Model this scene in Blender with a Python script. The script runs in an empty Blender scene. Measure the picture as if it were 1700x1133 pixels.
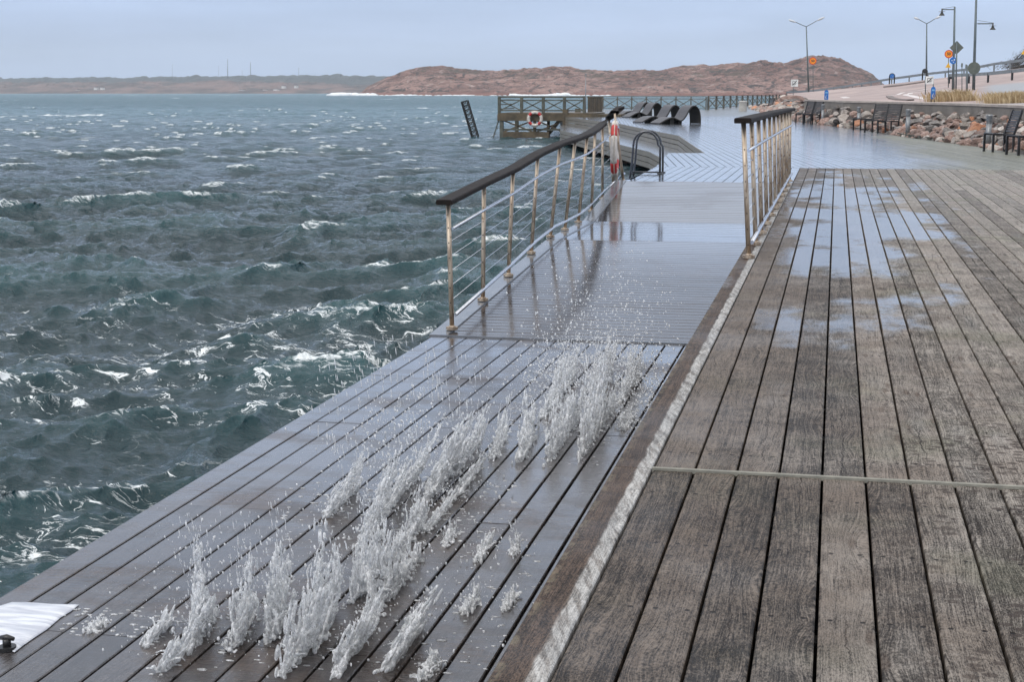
import bpy, bmesh, math, random
import numpy as np
from mathutils import Vector, Matrix, noise as mnoise
R = math.radians
random.seed(7)
scene = bpy.context.scene
COL = scene.collection

# ------------------------------------------------------------------ camera
F = 2500.0                      # focal length in photo pixels (photo 1700 x 1133)
CAMH = 1.38
PITCH = math.atan(413.5 / F)
YAW = math.atan(540.0 / F * math.cos(PITCH))
cam = bpy.data.cameras.new('camera')
cam.sensor_width = 36.0
cam.lens = F / 1700 * 36
cam.clip_start = 0.05
cam.clip_end = 20000
camo = bpy.data.objects.new('camera', cam)
COL.objects.link(camo)
camo.location = (0, 0, CAMH)
camo.rotation_euler = (math.pi / 2 - PITCH, 0, YAW)
scene.camera = camo
CR = camo.rotation_euler.to_matrix()

def ray(px, py):
    return CR @ Vector(((px - 850) / F, -(py - 566.5) / F, -1.0))
def P(px, py, z=0.0):
    d = ray(px, py); t = (z - CAMH) / d.z
    return Vector((d.x * t, d.y * t, z))
def PY(px, py, Y):
    d = ray(px, py); t = Y / d.y
    return Vector((d.x * t, Y, CAMH + d.z * t))

# ------------------------------------------------------------------ world + sun
SUN_EL, SUN_AZ = 42, 205
world = bpy.data.worlds.new('World'); scene.world = world
world.use_nodes = True
nt = world.node_tree; nt.nodes.clear()
wo = nt.nodes.new('ShaderNodeOutputWorld')
bg = nt.nodes.new('ShaderNodeBackground'); nt.links.new(bg.outputs[0], wo.inputs[0])
sky = nt.nodes.new('ShaderNodeTexSky'); sky.sky_type = 'NISHITA'; sky.sun_disc = False
sky.sun_elevation = R(SUN_EL); sky.sun_rotation = R(SUN_AZ); sky.air_density = 1.0; sky.dust_density = 2.0
tc = nt.nodes.new('ShaderNodeTexCoord')
sx = nt.nodes.new('ShaderNodeSeparateXYZ'); nt.links.new(tc.outputs['Generated'], sx.inputs[0])
cr = nt.nodes.new('ShaderNodeValToRGB'); nt.links.new(sx.outputs[2], cr.inputs[0])
e = cr.color_ramp.elements                     # overcast cloud deck, colour by elevation
e[0].position = 0.0; e[0].color = (4.3, 5.35, 7.5, 1)
e[1].position = 1.0; e[1].color = (12.6, 12.4, 12.2, 1)
m1 = cr.color_ramp.elements.new(0.07); m1.color = (3.75, 4.8, 7.0, 1)
m2 = cr.color_ramp.elements.new(0.28); m2.color = (4.9, 5.6, 6.9, 1)
m3 = cr.color_ramp.elements.new(0.6); m3.color = (10.2, 10.3, 10.5, 1)
cn = nt.nodes.new('ShaderNodeTexNoise'); cn.inputs['Scale'].default_value = 2.2; cn.inputs['Detail'].default_value = 5
mp = nt.nodes.new('ShaderNodeMapping'); mp.inputs['Scale'].default_value = (2.2, 2.2, 16)
nt.links.new(tc.outputs['Generated'], mp.inputs[0]); nt.links.new(mp.outputs[0], cn.inputs[0])
mr = nt.nodes.new('ShaderNodeMapRange'); mr.inputs[1].default_value = .3; mr.inputs[2].default_value = .7
mr.inputs[3].default_value = .86; mr.inputs[4].default_value = 1.12
nt.links.new(cn.outputs[0], mr.inputs[0])
vm = nt.nodes.new('ShaderNodeVectorMath'); vm.operation = 'SCALE'
nt.links.new(cr.outputs[0], vm.inputs[0]); nt.links.new(mr.outputs[0], vm.inputs['Scale'])
mx = nt.nodes.new('ShaderNodeMix'); mx.data_type = 'RGBA'; mx.inputs[0].default_value = .9
nt.links.new(sky.outputs[0], mx.inputs[6]); nt.links.new(vm.outputs[0], mx.inputs[7])
nt.links.new(mx.outputs[2], bg.inputs[0]); bg.inputs[1].default_value = 0.1

sl = bpy.data.lights.new('sun', 'SUN'); sl.energy = 0.9; sl.angle = R(20); sl.color = (1, .95, .87)
so = bpy.data.objects.new('sun', sl); COL.objects.link(so)
az = R(SUN_AZ)   # light comes from behind the camera, high and diffuse
sd = Vector((math.sin(az) * math.cos(R(SUN_EL)), math.cos(az) * math.cos(R(SUN_EL)), math.sin(R(SUN_EL))))
so.rotation_euler = sd.to_track_quat('Z', 'Y').to_euler()
scene.view_settings.view_transform = 'Standard'; scene.view_settings.look = 'None'
scene.view_settings.exposure = 0.5; scene.view_settings.gamma = 1.0
scene.cycles.max_bounces = 8; scene.cycles.transmission_bounces = 6; scene.cycles.volume_bounces = 0
scene.cycles.use_denoising = True

# ------------------------------------------------------------------ node helper
class NT:
    def __init__(s, name):
        s.m = bpy.data.materials.new(name); s.m.use_nodes = True
        s.t = s.m.node_tree; s.t.nodes.clear()
        s.out = s.t.nodes.new('ShaderNodeOutputMaterial')
    def n(s, typ, **kw):
        nd = s.t.nodes.new('ShaderNode' + typ)
        for k, v in kw.items(): setattr(nd, k, v)
        return nd
    def put(s, sock, v):
        if v is None: return
        if isinstance(v, bpy.types.NodeSocket): s.t.links.new(v, sock)
        elif isinstance(v, (tuple, list)) and len(v) == 3 and sock.type == 'RGBA': sock.default_value = (*v, 1)
        else: sock.default_value = v
    def math(s, op, a, b=None, c=None, clamp=False):
        nd = s.n('Math', operation=op); nd.use_clamp = clamp
        s.put(nd.inputs[0], a); s.put(nd.inputs[1], b); s.put(nd.inputs[2], c); return nd.outputs[0]
    def noise(s, vec, scale, detail=3, rough=.5, dist=0, out=0):
        nd = s.n('TexNoise'); s.put(nd.inputs['Vector'], vec); s.put(nd.inputs['Scale'], scale)
        s.put(nd.inputs['Detail'], detail); s.put(nd.inputs['Roughness'], rough); s.put(nd.inputs['Distortion'], dist)
        return nd.outputs[out]
    def vor(s, vec, scale, feature='F1', out=0, rnd=1):
        nd = s.n('TexVoronoi', feature=feature, voronoi_dimensions='2D'); s.put(nd.inputs['Vector'], vec); s.put(nd.inputs['Scale'], scale)
        s.put(nd.inputs['Randomness'], rnd); return nd.outputs[out]
    def mapv(s, vec, scale=(1, 1, 1), loc=(0, 0, 0), rot=(0, 0, 0)):
        nd = s.n('Mapping'); s.put(nd.inputs[0], vec); s.put(nd.inputs['Scale'], scale)
        s.put(nd.inputs['Location'], loc); s.put(nd.inputs['Rotation'], rot); return nd.outputs[0]
    def mix(s, f, a, b, blend='MIX'):
        nd = s.n('Mix', data_type='RGBA', blend_type=blend); s.put(nd.inputs[0], f); s.put(nd.inputs[6], a); s.put(nd.inputs[7], b)
        return nd.outputs[2]
    def mixf(s, f, a, b):
        nd = s.n('Mix', data_type='FLOAT'); s.put(nd.inputs[0], f); s.put(nd.inputs[2], a); s.put(nd.inputs[3], b); return nd.outputs[0]
    def ss(s, v, a, b, lo=0., hi=1.):
        nd = s.n('MapRange', interpolation_type='SMOOTHSTEP'); s.put(nd.inputs[0], v)
        for i, q in enumerate((a, b, lo, hi)): s.put(nd.inputs[i + 1], q)
        return nd.outputs[0]
    def xyz(s, v):
        nd = s.n('SeparateXYZ'); s.put(nd.inputs[0], v); return nd.outputs
    def comb(s, x, y, z=0.):
        nd = s.n('CombineXYZ'); s.put(nd.inputs[0], x); s.put(nd.inputs[1], y); s.put(nd.inputs[2], z); return nd.outputs[0]
    def vadd(s, a, b):
        nd = s.n('VectorMath', operation='ADD'); s.put(nd.inputs[0], a); s.put(nd.inputs[1], b); return nd.outputs[0]
    def attr(s, name, out=0):
        nd = s.n('Attribute', attribute_name=name); return nd.outputs[{'c': 0, 'v': 1, 'f': 2}.get(out, out)]
    def pos(s): return s.n('NewGeometry').outputs['Position']
    def bump(s, h, dist, strength=1., nrm=None):
        nd = s.n('Bump'); s.put(nd.inputs['Height'], h); s.put(nd.inputs['Distance'], dist); s.put(nd.inputs['Strength'], strength)
        if nrm is not None: s.put(nd.inputs['Normal'], nrm)
        return nd.outputs[0]
    def pri(s, **kw):
        nd = s.n('BsdfPrincipled')
        for k, v in kw.items(): s.put(nd.inputs[k.replace('_', ' ')], v)
        return nd.outputs[0]
    def done(s, sh):
        s.t.links.new(sh, s.out.inputs[0]); return s.m

def simple(name, c1, c2=None, scale=3., rough=.6, metal=0., bump=0., bscale=None, vec='pos', spec=.5):
    t = NT(name); v = t.pos() if vec == 'pos' else t.n('TexCoord').outputs['Object']
    nz = t.noise(v, scale, 5, .6)
    c = t.mix(t.ss(nz, .3, .7), c1, c2 if c2 else tuple(x * .75 for x in c1))
    nb = t.bump(t.noise(v, bscale or scale * 6, 4), bump) if bump else None
    rr = t.ss(nz, .2, .8, rough * .85, min(1, rough * 1.15))
    return t.done(t.pri(Base_Color=c, Roughness=rr, Metallic=metal, Normal=nb, Specular_IOR_Level=spec))

# ------------------------------------------------------------------ mesh helper
class MB:
    def __init__(s): s.v = []; s.f = []; s.uv = []; s.r = []; s.sm = []
    def add(s, vs, fs, uvs=None, r=0.5, smooth=False):
        b = len(s.v); s.v += [tuple(p) for p in vs]
        for i, f in enumerate(fs):
            s.f.append([b + q for q in f]); s.r.append(r); s.sm.append(smooth)
            s.uv += ([uvs[q] for q in f] if uvs else [(0, 0)] * len(f))
    def box(s, c, size, rot=None, r=.5):
        hx, hy, hz = [q / 2 for q in size]
        vs = [Vector((x, y, z)) for x in (-hx, hx) for y in (-hy, hy) for z in (-hz, hz)]
        if rot is not None: vs = [rot @ q for q in vs]
        c = Vector(c); vs = [q + c for q in vs]
        s.add(vs, [(0, 1, 3, 2), (4, 6, 7, 5), (0, 4, 5, 1), (2, 3, 7, 6), (0, 2, 6, 4), (1, 5, 7, 3)], r=r)
    def beam(s, a, b, w, h, up=(0, 0, 1)):
        a = Vector(a); b = Vector(b); d = (b - a); L = d.length; d.normalize(); u = Vector(up)
        sd = d.cross(u)
        if sd.length < 1e-4: sd = d.cross(Vector((1, 0, 0)))
        sd.normalize(); u = sd.cross(d)
        m = Matrix((d, sd, u)).transposed()
        s.box((a + b) / 2, (L, w, h), m)
    def tube(s, pts, rad, n=10, caps=True, smooth=True):
        pts = [Vector(p) for p in pts]
        if not isinstance(rad, (list, tuple)): rad = [rad] * len(pts)
        vs = []; prev = None
        for i, p in enumerate(pts):
            d = (pts[min(i + 1, len(pts) - 1)] - pts[max(i - 1, 0)]).normalized()
            if prev is None: ref = Vector((0, 0, 1)) if abs(d.z) < .9 else Vector((1, 0, 0)); a = d.cross(ref).normalized()
            else: a = (prev - d * prev.dot(d)).normalized()
            prev = a; b = d.cross(a)
            for k in range(n):
                t = 2 * math.pi * k / n; vs.append(p + (a * math.cos(t) + b * math.sin(t)) * rad[i])
        fs = []
        for i in range(len(pts) - 1):
            for k in range(n):
                fs.append((i * n + k, i * n + (k + 1) % n, (i + 1) * n + (k + 1) % n, (i + 1) * n + k))
        s.add(vs, fs, smooth=smooth)
        if caps:
            b = len(s.v) - len(vs)
            s.f.append([b + k for k in range(n)][::-1]); s.f.append([b + (len(pts) - 1) * n + k for k in range(n)])
            s.r += [.5, .5]; s.sm += [False, False]; s.uv += [(0, 0)] * (2 * n)
    def prism(s, poly, z0, z1, r=.5):     # poly: list of (x,y); z may be func
        n = len(poly); g0 = z0 if callable(z0) else (lambda x, y: z0); g1 = z1 if callable(z1) else (lambda x, y: z1)
        vs = [(x, y, g0(x, y)) for x, y in poly] + [(x, y, g1(x, y)) for x, y in poly]
        s.add(vs, [list(range(n))[::-1], list(range(n, 2 * n))] + [(i, (i + 1) % n, n + (i + 1) % n, n + i) for i in range(n)], r=r)
    def build(s, name, mat, parent=None, loc=None):
        me = bpy.data.meshes.new(name)
        vs = s.v
        if loc is not None: vs = [(x - loc[0], y - loc[1], z - loc[2]) for x, y, z in vs]
        me.from_pydata(vs, [], s.f)
        ul = me.uv_layers.new(name='uv'); ul.data.foreach_set('uv', [c for q in s.uv for c in q])
        at = me.attributes.new('rnd', 'FLOAT', 'FACE'); at.data.foreach_set('value', s.r)
        me.polygons.foreach_set('use_smooth', s.sm)
        me.materials.append(mat)
        o = bpy.data.objects.new(name, me); COL.objects.link(o)
        if loc is not None: o.location = loc
        if parent is not None: o.parent = parent
        return o

def tag(o, label=None, cat=None, group=None, kind=None):
    if label: o['label'] = label
    if cat: o['category'] = cat
    if group: o['group'] = group
    if kind: o['kind'] = kind
    return o
def thing(name, loc, label, cat, group=None, rz=0):
    o = bpy.data.objects.new(name, None); COL.objects.link(o); o.empty_display_size = .1
    o.location = loc; o.rotation_euler = (0, 0, rz)
    return tag(o, label, cat, group)
def part(mb, name, mat, root):   # mesh built in world coords, parented to an unrotated empty at root.location
    return mb.build(name, mat, root, tuple(0 for _ in range(3))) if root.get('local') else _part(mb, name, mat, root)
def _part(mb, name, mat, root):
    base = Vector(root.location); par = root
    while par.parent is not None: par = par.parent; base = base + par.location
    mb.v = [(x - base[0], y - base[1], z - base[2]) for x, y, z in mb.v]
    o = mb.build(name, mat, root); return o
def copy_tree(o, parent=None):
    c = o.copy(); COL.objects.link(c)
    if parent is not None: c.parent = parent
    for ch in list(o.children): copy_tree(ch, c)
    return c

# ------------------------------------------------------------------ polygon strips -> planks
def clip(poly, nx, ny, d):      # keep nx*x+ny*y <= d
    out = []; n = len(poly)
    for i in range(n):
        a = poly[i]; b = poly[(i + 1) % n]
        da = nx * a[0] + ny * a[1] - d; db = nx * b[0] + ny * b[1] - d
        if da <= 0: out.append(a)
        if (da < 0 < db) or (db < 0 < da):
            t = da / (da - db); out.append((a[0] + t * (b[0] - a[0]), a[1] + t * (b[1] - a[1])))
    return out
def planks(mb, poly, ang, pitch, gap, z, thick=.045, off=0., breaks=None, jit=.0012, cham=.004, rng=None):
    """planks running along direction ang (0 = +Y, positive to the left) inside poly; z const or func"""
    rng = rng or random
    dx, dy = -math.sin(ang), math.cos(ang); nx, ny = dy, -dx      # n = across (to the right)
    ds = [nx * x + ny * y for x, y in poly]; k0 = math.floor((min(ds) - off) / pitch); k1 = math.ceil((max(ds) - off) / pitch)
    zf = z if callable(z) else (lambda x, y: z)
    for k in range(k0, k1):
        a = off + k * pitch + gap / 2; b = off + (k + 1) * pitch - gap / 2
        q = clip(clip(poly, nx, ny, b), -nx, -ny, -a)
        if len(q) < 3: continue
        us = [dx * x + dy * y for x, y in q]; u0, u1 = min(us), max(us)
        bs = [u0] + sorted(t for t in (breaks(k) if breaks else []) if u0 < t < u1) + [u1]
        for s0, s1 in zip(bs[:-1], bs[1:]):
            g = .0022 if len(bs) > 2 else 0
            w = clip(clip(q, dx, dy, s1 - (g if s1 < u1 else 0)), -dx, -dy, -(s0 + (g if s0 > u0 else 0)))
            if len(w) < 3: continue
            # drop duplicates
            ww = []
            for p_ in w:
                if not ww or (abs(p_[0] - ww[-1][0]) + abs(p_[1] - ww[-1][1])) > 1e-5: ww.append(p_)
            if len(ww) > 2 and abs(ww[0][0] - ww[-1][0]) + abs(ww[0][1] - ww[-1][1]) < 1e-5: ww.pop()
            if len(ww) < 3: continue
            ar = sum(ww[i][0] * ww[(i + 1) % len(ww)][1] - ww[(i + 1) % len(ww)][0] * ww[i][1] for i in range(len(ww)))
            if abs(ar) < 1e-4: continue
            if ar < 0: ww.reverse()
            r = rng.random(); dz = rng.uniform(-jit, jit); c = (a + b) / 2; uo = rng.uniform(0, 40)
            def inner(x, y):
                t = nx * x + ny * y
                if t > b - cham: return b - cham
                if t < a + cham: return a + cham
                return t
            n = len(ww); top = []; mid = []; bot = []; uv = []
            for x, y in ww:
                t = nx * x + ny * y; ti = inner(x, y); xi, yi = x + nx * (ti - t), y + ny * (ti - t)
                zz = zf(x, y) + dz; u = dx * x + dy * y + uo
                top.append((xi, yi, zz)); mid.append((x, y, zz - cham)); bot.append((x, y, zz - thick)); uv.append((u, t - c))
            fs = [list(range(n))] + [(n + i, n + (i + 1) % n, (i + 1) % n, i) for i in range(n)] + [(2 * n + i, 2 * n + (i + 1) % n, n + (i + 1) % n, n + i) for i in range(n)]
            mb.add(top + mid + bot, fs, uv * 3, r=r)
part = _part
ZL, ZM, ZW = -.69, -.375, -1.2          # lower deck, ramp landing, mean water
XE, XG, XL = -.765, -.622, -3.33        # upper deck edge, first gap, seaward edge of lower deck
YA = P(1390, 279.5).y                   # end of the long boards
YR = P(1240, 303).y                     # ramp top
Y0 = P(940, 566, ZL).y                  # ramp foot
YL1 = P(1000, 399, ZM).y; YL2 = P(1000, 371, ZM).y + .3
print('YA %.2f YR %.2f Y0 %.2f YL %.2f %.2f' % (YA, YR, Y0, YL1, YL2))
def ramp_z(x, y):
    if y < Y0: return ZL
    if y < YL1: return ZL + (ZM - ZL) * (y - Y0) / (YL1 - Y0)
    if y < YL2: return ZM
    if y < YR: return ZM * (1 - (y - YL2) / (YR - YL2))
    return 0.

# ------------------------------------------------------------------ wood
def wood(name, dark, light, mode):
    t = NT(name); pos = t.pos(); X, Y, Z = t.xyz(pos)
    uv = t.n('UVMap', uv_map='uv').outputs[0]; U, V, _ = t.xyz(uv); rnd = t.attr('rnd', 'f')
    r2 = t.math('FRACT', t.math('MULTIPLY', rnd, 17.31)); r3 = t.math('FRACT', t.math('MULTIPLY', rnd, 71.7))
    rz = t.math('MULTIPLY', rnd, 31.)
    # fibres: long streaks that bend round knots
    kv = t.comb(t.math('ADD', t.math('MULTIPLY', U, 1.25), t.math('MULTIPLY', rz, 3.1)), t.math('ADD', t.math('MULTIPLY', V, 5.5), rz))
    kd = t.vor(kv, 1., 'F1', 'Distance'); kw = t.ss(kd, .0, .42, 1., 0.)
    wob = t.noise(t.comb(t.math('MULTIPLY', U, .9), t.math('MULTIPLY', V, 4.), rz), 1., 3, .5)
    vv = t.math('ADD', V, t.math('ADD', t.math('MULTIPLY', t.math('SUBTRACT', wob, .5), .08), t.math('MULTIPLY', kw, .03)))
    fib = t.noise(t.comb(t.math('MULTIPLY', U, 7.), t.math('MULTIPLY', vv, 300.), rz), 1., 4, .65)
    ring = t.noise(t.comb(t.math('MULTIPLY', U, 1.4), t.math('MULTIPLY', vv, 70.), rz), 1., 4, .6, .5)
    rp = t.vadd(pos, t.comb(rz, 0., 0.))
    blot = t.noise(rp, 3.4, 7, .66)
    mid = t.noise(t.mapv(rp, (26, 15, 1)), 1., 6, .72, .6)
    fine = t.noise(t.comb(t.math('MULTIPLY', U, 70.), t.math('MULTIPLY', vv, 170.), rz), 1., 5, .78)
    lum = t.math('ADD', t.math('MULTIPLY', fib, .42), t.math('MULTIPLY', ring, .20))
    for q_, w_ in ((blot, .26), (mid, .18), (fine, .62)): lum = t.math('ADD', lum, t.math('MULTIPLY', q_, w_))
    lum = t.math('ADD', lum, t.math('MULTIPLY', t.math('SUBTRACT', rnd, .5), .09))
    f = t.ss(lum, .70, .985)
    col = t.mix(f, dark, light)
    if mode == 'up':
        # tint per board: grey, brown, pinkish
        col = t.mix(t.math('MULTIPLY', t.ss(r2, .35, .9), .55), col, t.mix(f, (.030, .023, .019), (.30, .258, .225)))
        alg = t.math('MULTIPLY', t.ss(t.noise(pos, 1.3, 4), .52, .66), .35)
        col = t.mix(alg, col, t.mix(f, (.045, .05, .028), (.20, .21, .14)))
        # knots
        kn = t.math('MULTIPLY', t.ss(kd, .04, .10, 1., 0.), t.math('GREATER_THAN', r2, .35))
        col = t.mix(t.math('MULTIPLY', kn, .55), col, (.06, .036, .024))
        # pale curved scuffs beside the knots
        ksc = t.math('MULTIPLY', t.ss(t.math('ABSOLUTE', t.math('SUBTRACT', kd, .17)), .025, .0), t.ss(mid, .52, .66))
        col = t.mix(t.math('MULTIPLY', ksc, .5), col, (.34, .31, .28))
        # brown weather stains, mostly towards the sea side
        bs_ = t.math('MULTIPLY', t.ss(t.noise(pos, 1.5, 6, .66), .45, .62), t.ss(X, 1.8, -.2, .1, .6))
        col = t.mix(bs_, col, t.mix(f, (.016, .011, .008), (.185, .142, .11)))
        # worn pale middles
        wp_ = t.math('MULTIPLY', t.math('MULTIPLY', t.ss(t.math('ABSOLUTE', V), .06, .01), t.ss(t.noise(t.comb(t.math('MULTIPLY', U, .9), rz, 1.), 1., 3), .52, .66)), .5)
        col = t.mix(wp_, col, t.mix(f, (.07, .066, .06), (.34, .325, .305)))
        # checks: thin dark cracks wandering down some boards
        cw = t.noise(t.comb(t.math('MULTIPLY', U, 1.6), rz, 0.), 1., 9, .70)
        cd = t.math('ABSOLUTE', t.math('SUBTRACT', V, t.math('MULTIPLY', t.math('SUBTRACT', cw, .5), .16)))
        con = t.math('MULTIPLY', t.ss(t.noise(t.comb(t.math('MULTIPLY', U, .55), t.math('ADD', rz, 9.), 0.), 1., 2), .5, .56), t.math('GREATER_THAN', r3, .6))
        crk = t.math('MULTIPLY', t.ss(cd, .0008, .0024, 1., 0.), con)
        # short light splinters / scuffs across the grain
        sc = t.noise(t.comb(t.math('MULTIPLY', Y, 26.), t.math('MULTIPLY', X, 6.), rz), 1., 4, .6, .8)
        col = t.mix(t.math('MULTIPLY', t.ss(sc, .66, .74), .45), col, (.36, .33, .30))
        # dark drops / splash stains, stretched by the low view they lie flat
        sp = t.vor(t.mapv(pos, (15, 19, 1)), 1., 'F1', 'Distance')
        spm = t.math('MULTIPLY', t.ss(sp, .24, .33, 1., 0.), t.ss(X, .0, .5))
        spm = t.math('MULTIPLY', spm, t.ss(t.noise(pos, 3.2, 2), .42, .52)); spm = t.math('MULTIPLY', spm, t.ss(Y, 9., 5.5))
        col = t.mix(t.math('MULTIPLY', spm, .78), col, (.045, .034, .029))
        col = t.mix(crk, col, (.012, .010, .009))
        # screw heads in pairs over the joists
        su = t.math('ABSOLUTE', t.math('SUBTRACT', t.math('FRACT', t.math('DIVIDE', Y, .6)), .5))
        su = t.math('MULTIPLY', su, .6); sv = t.math('SUBTRACT', t.math('ABSOLUTE', V), .045)
        sdist = t.math('SQRT', t.math('ADD', t.math('MULTIPLY', su, su), t.math('MULTIPLY', sv, sv)))
        scr = t.ss(sdist, .006, .009, 1., 0.)
        scr = t.math('MULTIPLY', scr, 1.)
        # wet seaward boards: darker, browner
        wn = t.noise(pos, 1.1, 5, .6)
        wet = t.math('MULTIPLY', t.ss(t.math('ADD', X, t.math('MULTIPLY', t.math('SUBTRACT', wn, .5), 2.0)), .75, -.45), .85)
        col = t.mix(t.math('MULTIPLY', wet, .92), col, t.mix(f, (.009, .0065, .005), (.125, .093, .070)))
        col = t.mix(t.math('MULTIPLY', scr, .92), col, (.008, .006, .005))
        # rim board: worn pale strip along its inner third, brown outside
        rim = t.ss(X, XG + .002, XG - .002)
        pale = t.math('MULTIPLY', t.ss(t.math('ADD', X, t.math('MULTIPLY', t.math('SUBTRACT', t.noise(pos, 6, 4), .5), .05)), XG - .060, XG - .047), rim)
        pale = t.math('MULTIPLY', pale, t.ss(t.noise(t.comb(t.math('MULTIPLY', X, 14.), t.math('ADD', t.math('MULTIPLY', Y, 11.), t.math('MULTIPLY', X, 30.))), 1., 6, .68), .36, .58, .30, 1.))
        col = t.mix(t.math('MULTIPLY', pale, .85), col, t.mix(f, (.24, .235, .225), (.62, .61, .59)))
        brn = t.math('MULTIPLY', rim, t.ss(X, XG - .05, XG - .062))
        col = t.mix(t.math('MULTIPLY', brn, .8), col, t.mix(f, (.010, .006, .004), (.125, .080, .055)))
        msk = t.math('MULTIPLY', rim, t.math('MULTIPLY', t.ss(X, XE + .035, XE + .012), t.ss(mid, .46, .60)))
        col = t.mix(t.math('MULTIPLY', msk, .5), col, (.17, .15, .10))
        # standing water: patches in world space, board by board
        pn = t.noise(t.comb(t.math('MULTIPLY', X, .9), t.math('MULTIPLY', Y, .5), 3.), 1., 5, .6)
        pn = t.math('ADD', pn, t.math('MULTIPLY', t.math('SUBTRACT', r3, .5), .10))
        cx = t.math('DIVIDE', t.math('SUBTRACT', X, .22), .95); cy = t.math('DIVIDE', t.math('SUBTRACT', Y, 18.2), 8.2)
        el = t.math('ADD', t.math('MULTIPLY', cx, cx), t.math('MULTIPLY', cy, cy))
        pud = t.ss(t.math('SUBTRACT', t.math('ADD', pn, t.math('ADD', .14, t.math('MULTIPLY', t.math('SUBTRACT', fib, .5), .10))), t.math('MULTIPLY', el, .15)), .485, .60)
        far = t.math('MULTIPLY', t.ss(Y, 8., 24.), t.ss(X, 9., 1.)); 
        damp = t.math('MAXIMUM', t.math('MULTIPLY', wet, t.ss(wn, .4, .65, .3, .8)), t.math('MULTIPLY', far, .45))
        top = t.ss(t.xyz(t.n('NewGeometry').outputs['Normal'])[2], .7, .95)
        pud = t.math('MULTIPLY', pud, top)
        col = t.mix(t.math('MULTIPLY', pud, .35), col, (.06, .055, .05))
        rough = t.mixf(damp, .72, .34); rough = t.mixf(t.math('POWER', pud, .7), rough, .12)
        h = t.math('ADD', t.math('MULTIPLY', lum, 1.), t.math('MULTIPLY', crk, -1.2)); h = t.math('SUBTRACT', h, scr)
        bs = t.mixf(pud, .8, .04)
        nrm = t.bump(h, .006, bs)
        return t.done(t.pri(Base_Color=col, Roughness=rough, Normal=nrm, Specular_IOR_Level=t.mixf(pud, t.mixf(damp, .10, .40), .75)))
    # charcoal boards flooded by the swell (lower deck, ramp) and the far promenade
    base_r, film_r = (.34, .10) if mode == 'low' else (.30, .07)
    wv = t.noise(t.mapv(pos, (2.0, 5.0, 1)), 1.0, 4, .6, .5)
    film = t.ss(wv, .40, .56)
    dr = t.ss(t.noise(t.mapv(pos, (.75, 1.2, 1)), 1., 6, .62), .50, .64)      # draining, bare wet wood shows brown
    rip = t.noise(t.mapv(pos, (9, 34, 1)), 1.0, 4, .6, .8)
    if mode == 'low':
        col = t.mix(t.math('MULTIPLY', dr, .8), col, t.mix(f, (.016, .010, .007), (.085, .058, .042)))
        h = t.math('ADD', t.math('MULTIPLY', lum, .25), t.math('MULTIPLY', rip, t.mixf(dr, .25, 1.3)))
        film = t.math('MULTIPLY', film, t.mixf(dr, 1., .3))
        nrm = t.bump(h, .006, .55)
        rough = t.mixf(film, base_r, film_r)
        return t.done(t.pri(Base_Color=col, Roughness=rough, Normal=nrm, Specular_IOR_Level=.5, Coat_Weight=t.math('MULTIPLY', t.mixf(dr, .8, .25), t.ss(Y, 4., 9., .25, 1.)), Coat_Roughness=.09, Coat_Normal=nrm))
    if mode == 'ramp':
        nrm = t.bump(t.math('ADD', t.math('MULTIPLY', lum, .2), t.math('MULTIPLY', rip, .25)), .006, .35)
        return t.done(t.pri(Base_Color=t.mix(t.math('MULTIPLY', dr, .75), col, (.035, .024, .017)), Roughness=t.math('MULTIPLY', t.mixf(film, .24, .05), t.ss(Y, 14., 19., 1., .45)), Normal=nrm, Specular_IOR_Level=.6, Coat_Weight=t.math('MULTIPLY', t.ss(Y, YL1 - 3., YL1 + .5, .3, 1.), t.mixf(dr, 1., .75)), Coat_Roughness=.09, Coat_IOR=1.7))
    # far
    dry = t.ss(t.math('ADD', t.math('ADD', X, t.math('MULTIPLY', t.math('SUBTRACT', t.noise(t.mapv(pos, (.35, .12, 1)), 1., 5, .6), .5), 5.)), t.math('MULTIPLY', Y, -.008)), .2, 2.0)
    dry = t.math('MAXIMUM', dry, t.math('MULTIPLY', t.ss(Y, 72., 98.), .6))
    col = t.mix(dry, col, t.mix(f, (.075, .078, .058), (.20, .20, .155)))
    nrm = t.bump(t.math('ADD', t.math('MULTIPLY', lum, .4), t.math('MULTIPLY', rip, .2)), .006, t.mixf(dry, .12, .8))
    return t.done(t.pri(Base_Color=col, Roughness=t.mixf(dry, t.mixf(film, .25, .12), .5), Normal=nrm, Specular_IOR_Level=t.mixf(dry, .75, .4), Coat_Weight=t.mixf(dry, 1., .12), Coat_Roughness=.13, Coat_IOR=1.6))

M = {}
M['up'] = wood('weathered_wood', (.020, .016, .013), (.35, .315, .278), 'up')
M['low'] = wood('wet_charcoal_wood', (.018, .016, .016), (.085, .077, .078), 'low')
M['ramp'] = wood('wet_ramp_wood', (.015, .012, .012), (.065, .055, .053), 'ramp')
M['far'] = wood('flooded_boards', (.05, .052, .056), (.15, .155, .165), 'far')
M['dark'] = simple('dark_wood_and_shade', (.012, .011, .010), (.02, .018, .016), 4, .8)  # dark timber, also colours the slabs below the decks in place of shade
M['rail_wood'] = simple('dark_handrail_wood', (.007, .005, .0045), (.019, .013, .011), 14, .7, bump=.002, bscale=60, spec=.18)
M['steel'] = simple('stainless_steel', (.72, .74, .78), (.55, .56, .60), 30, .22, 1.)
def bronze():
    t = NT('tea_stained_steel'); p = t.pos(); v = t.mapv(p, (30, 30, 5))
    n = t.noise(v, 1., 4, .6)
    c = t.mix(t.ss(n, .35, .65), (.30, .225, .165), (.56, .47, .37))
    c = t.mix(t.ss(t.noise(p, 22, 4), .6, .72), c, (.16, .10, .06))
    return t.done(t.pri(Base_Color=c, Metallic=.6, Roughness=t.ss(n, .3, .7, .36, .55)))
M['bronze'] = bronze()
M['hole'] = simple('dark_fitting', (.02, .015, .012), None, 5, .5)
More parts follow.
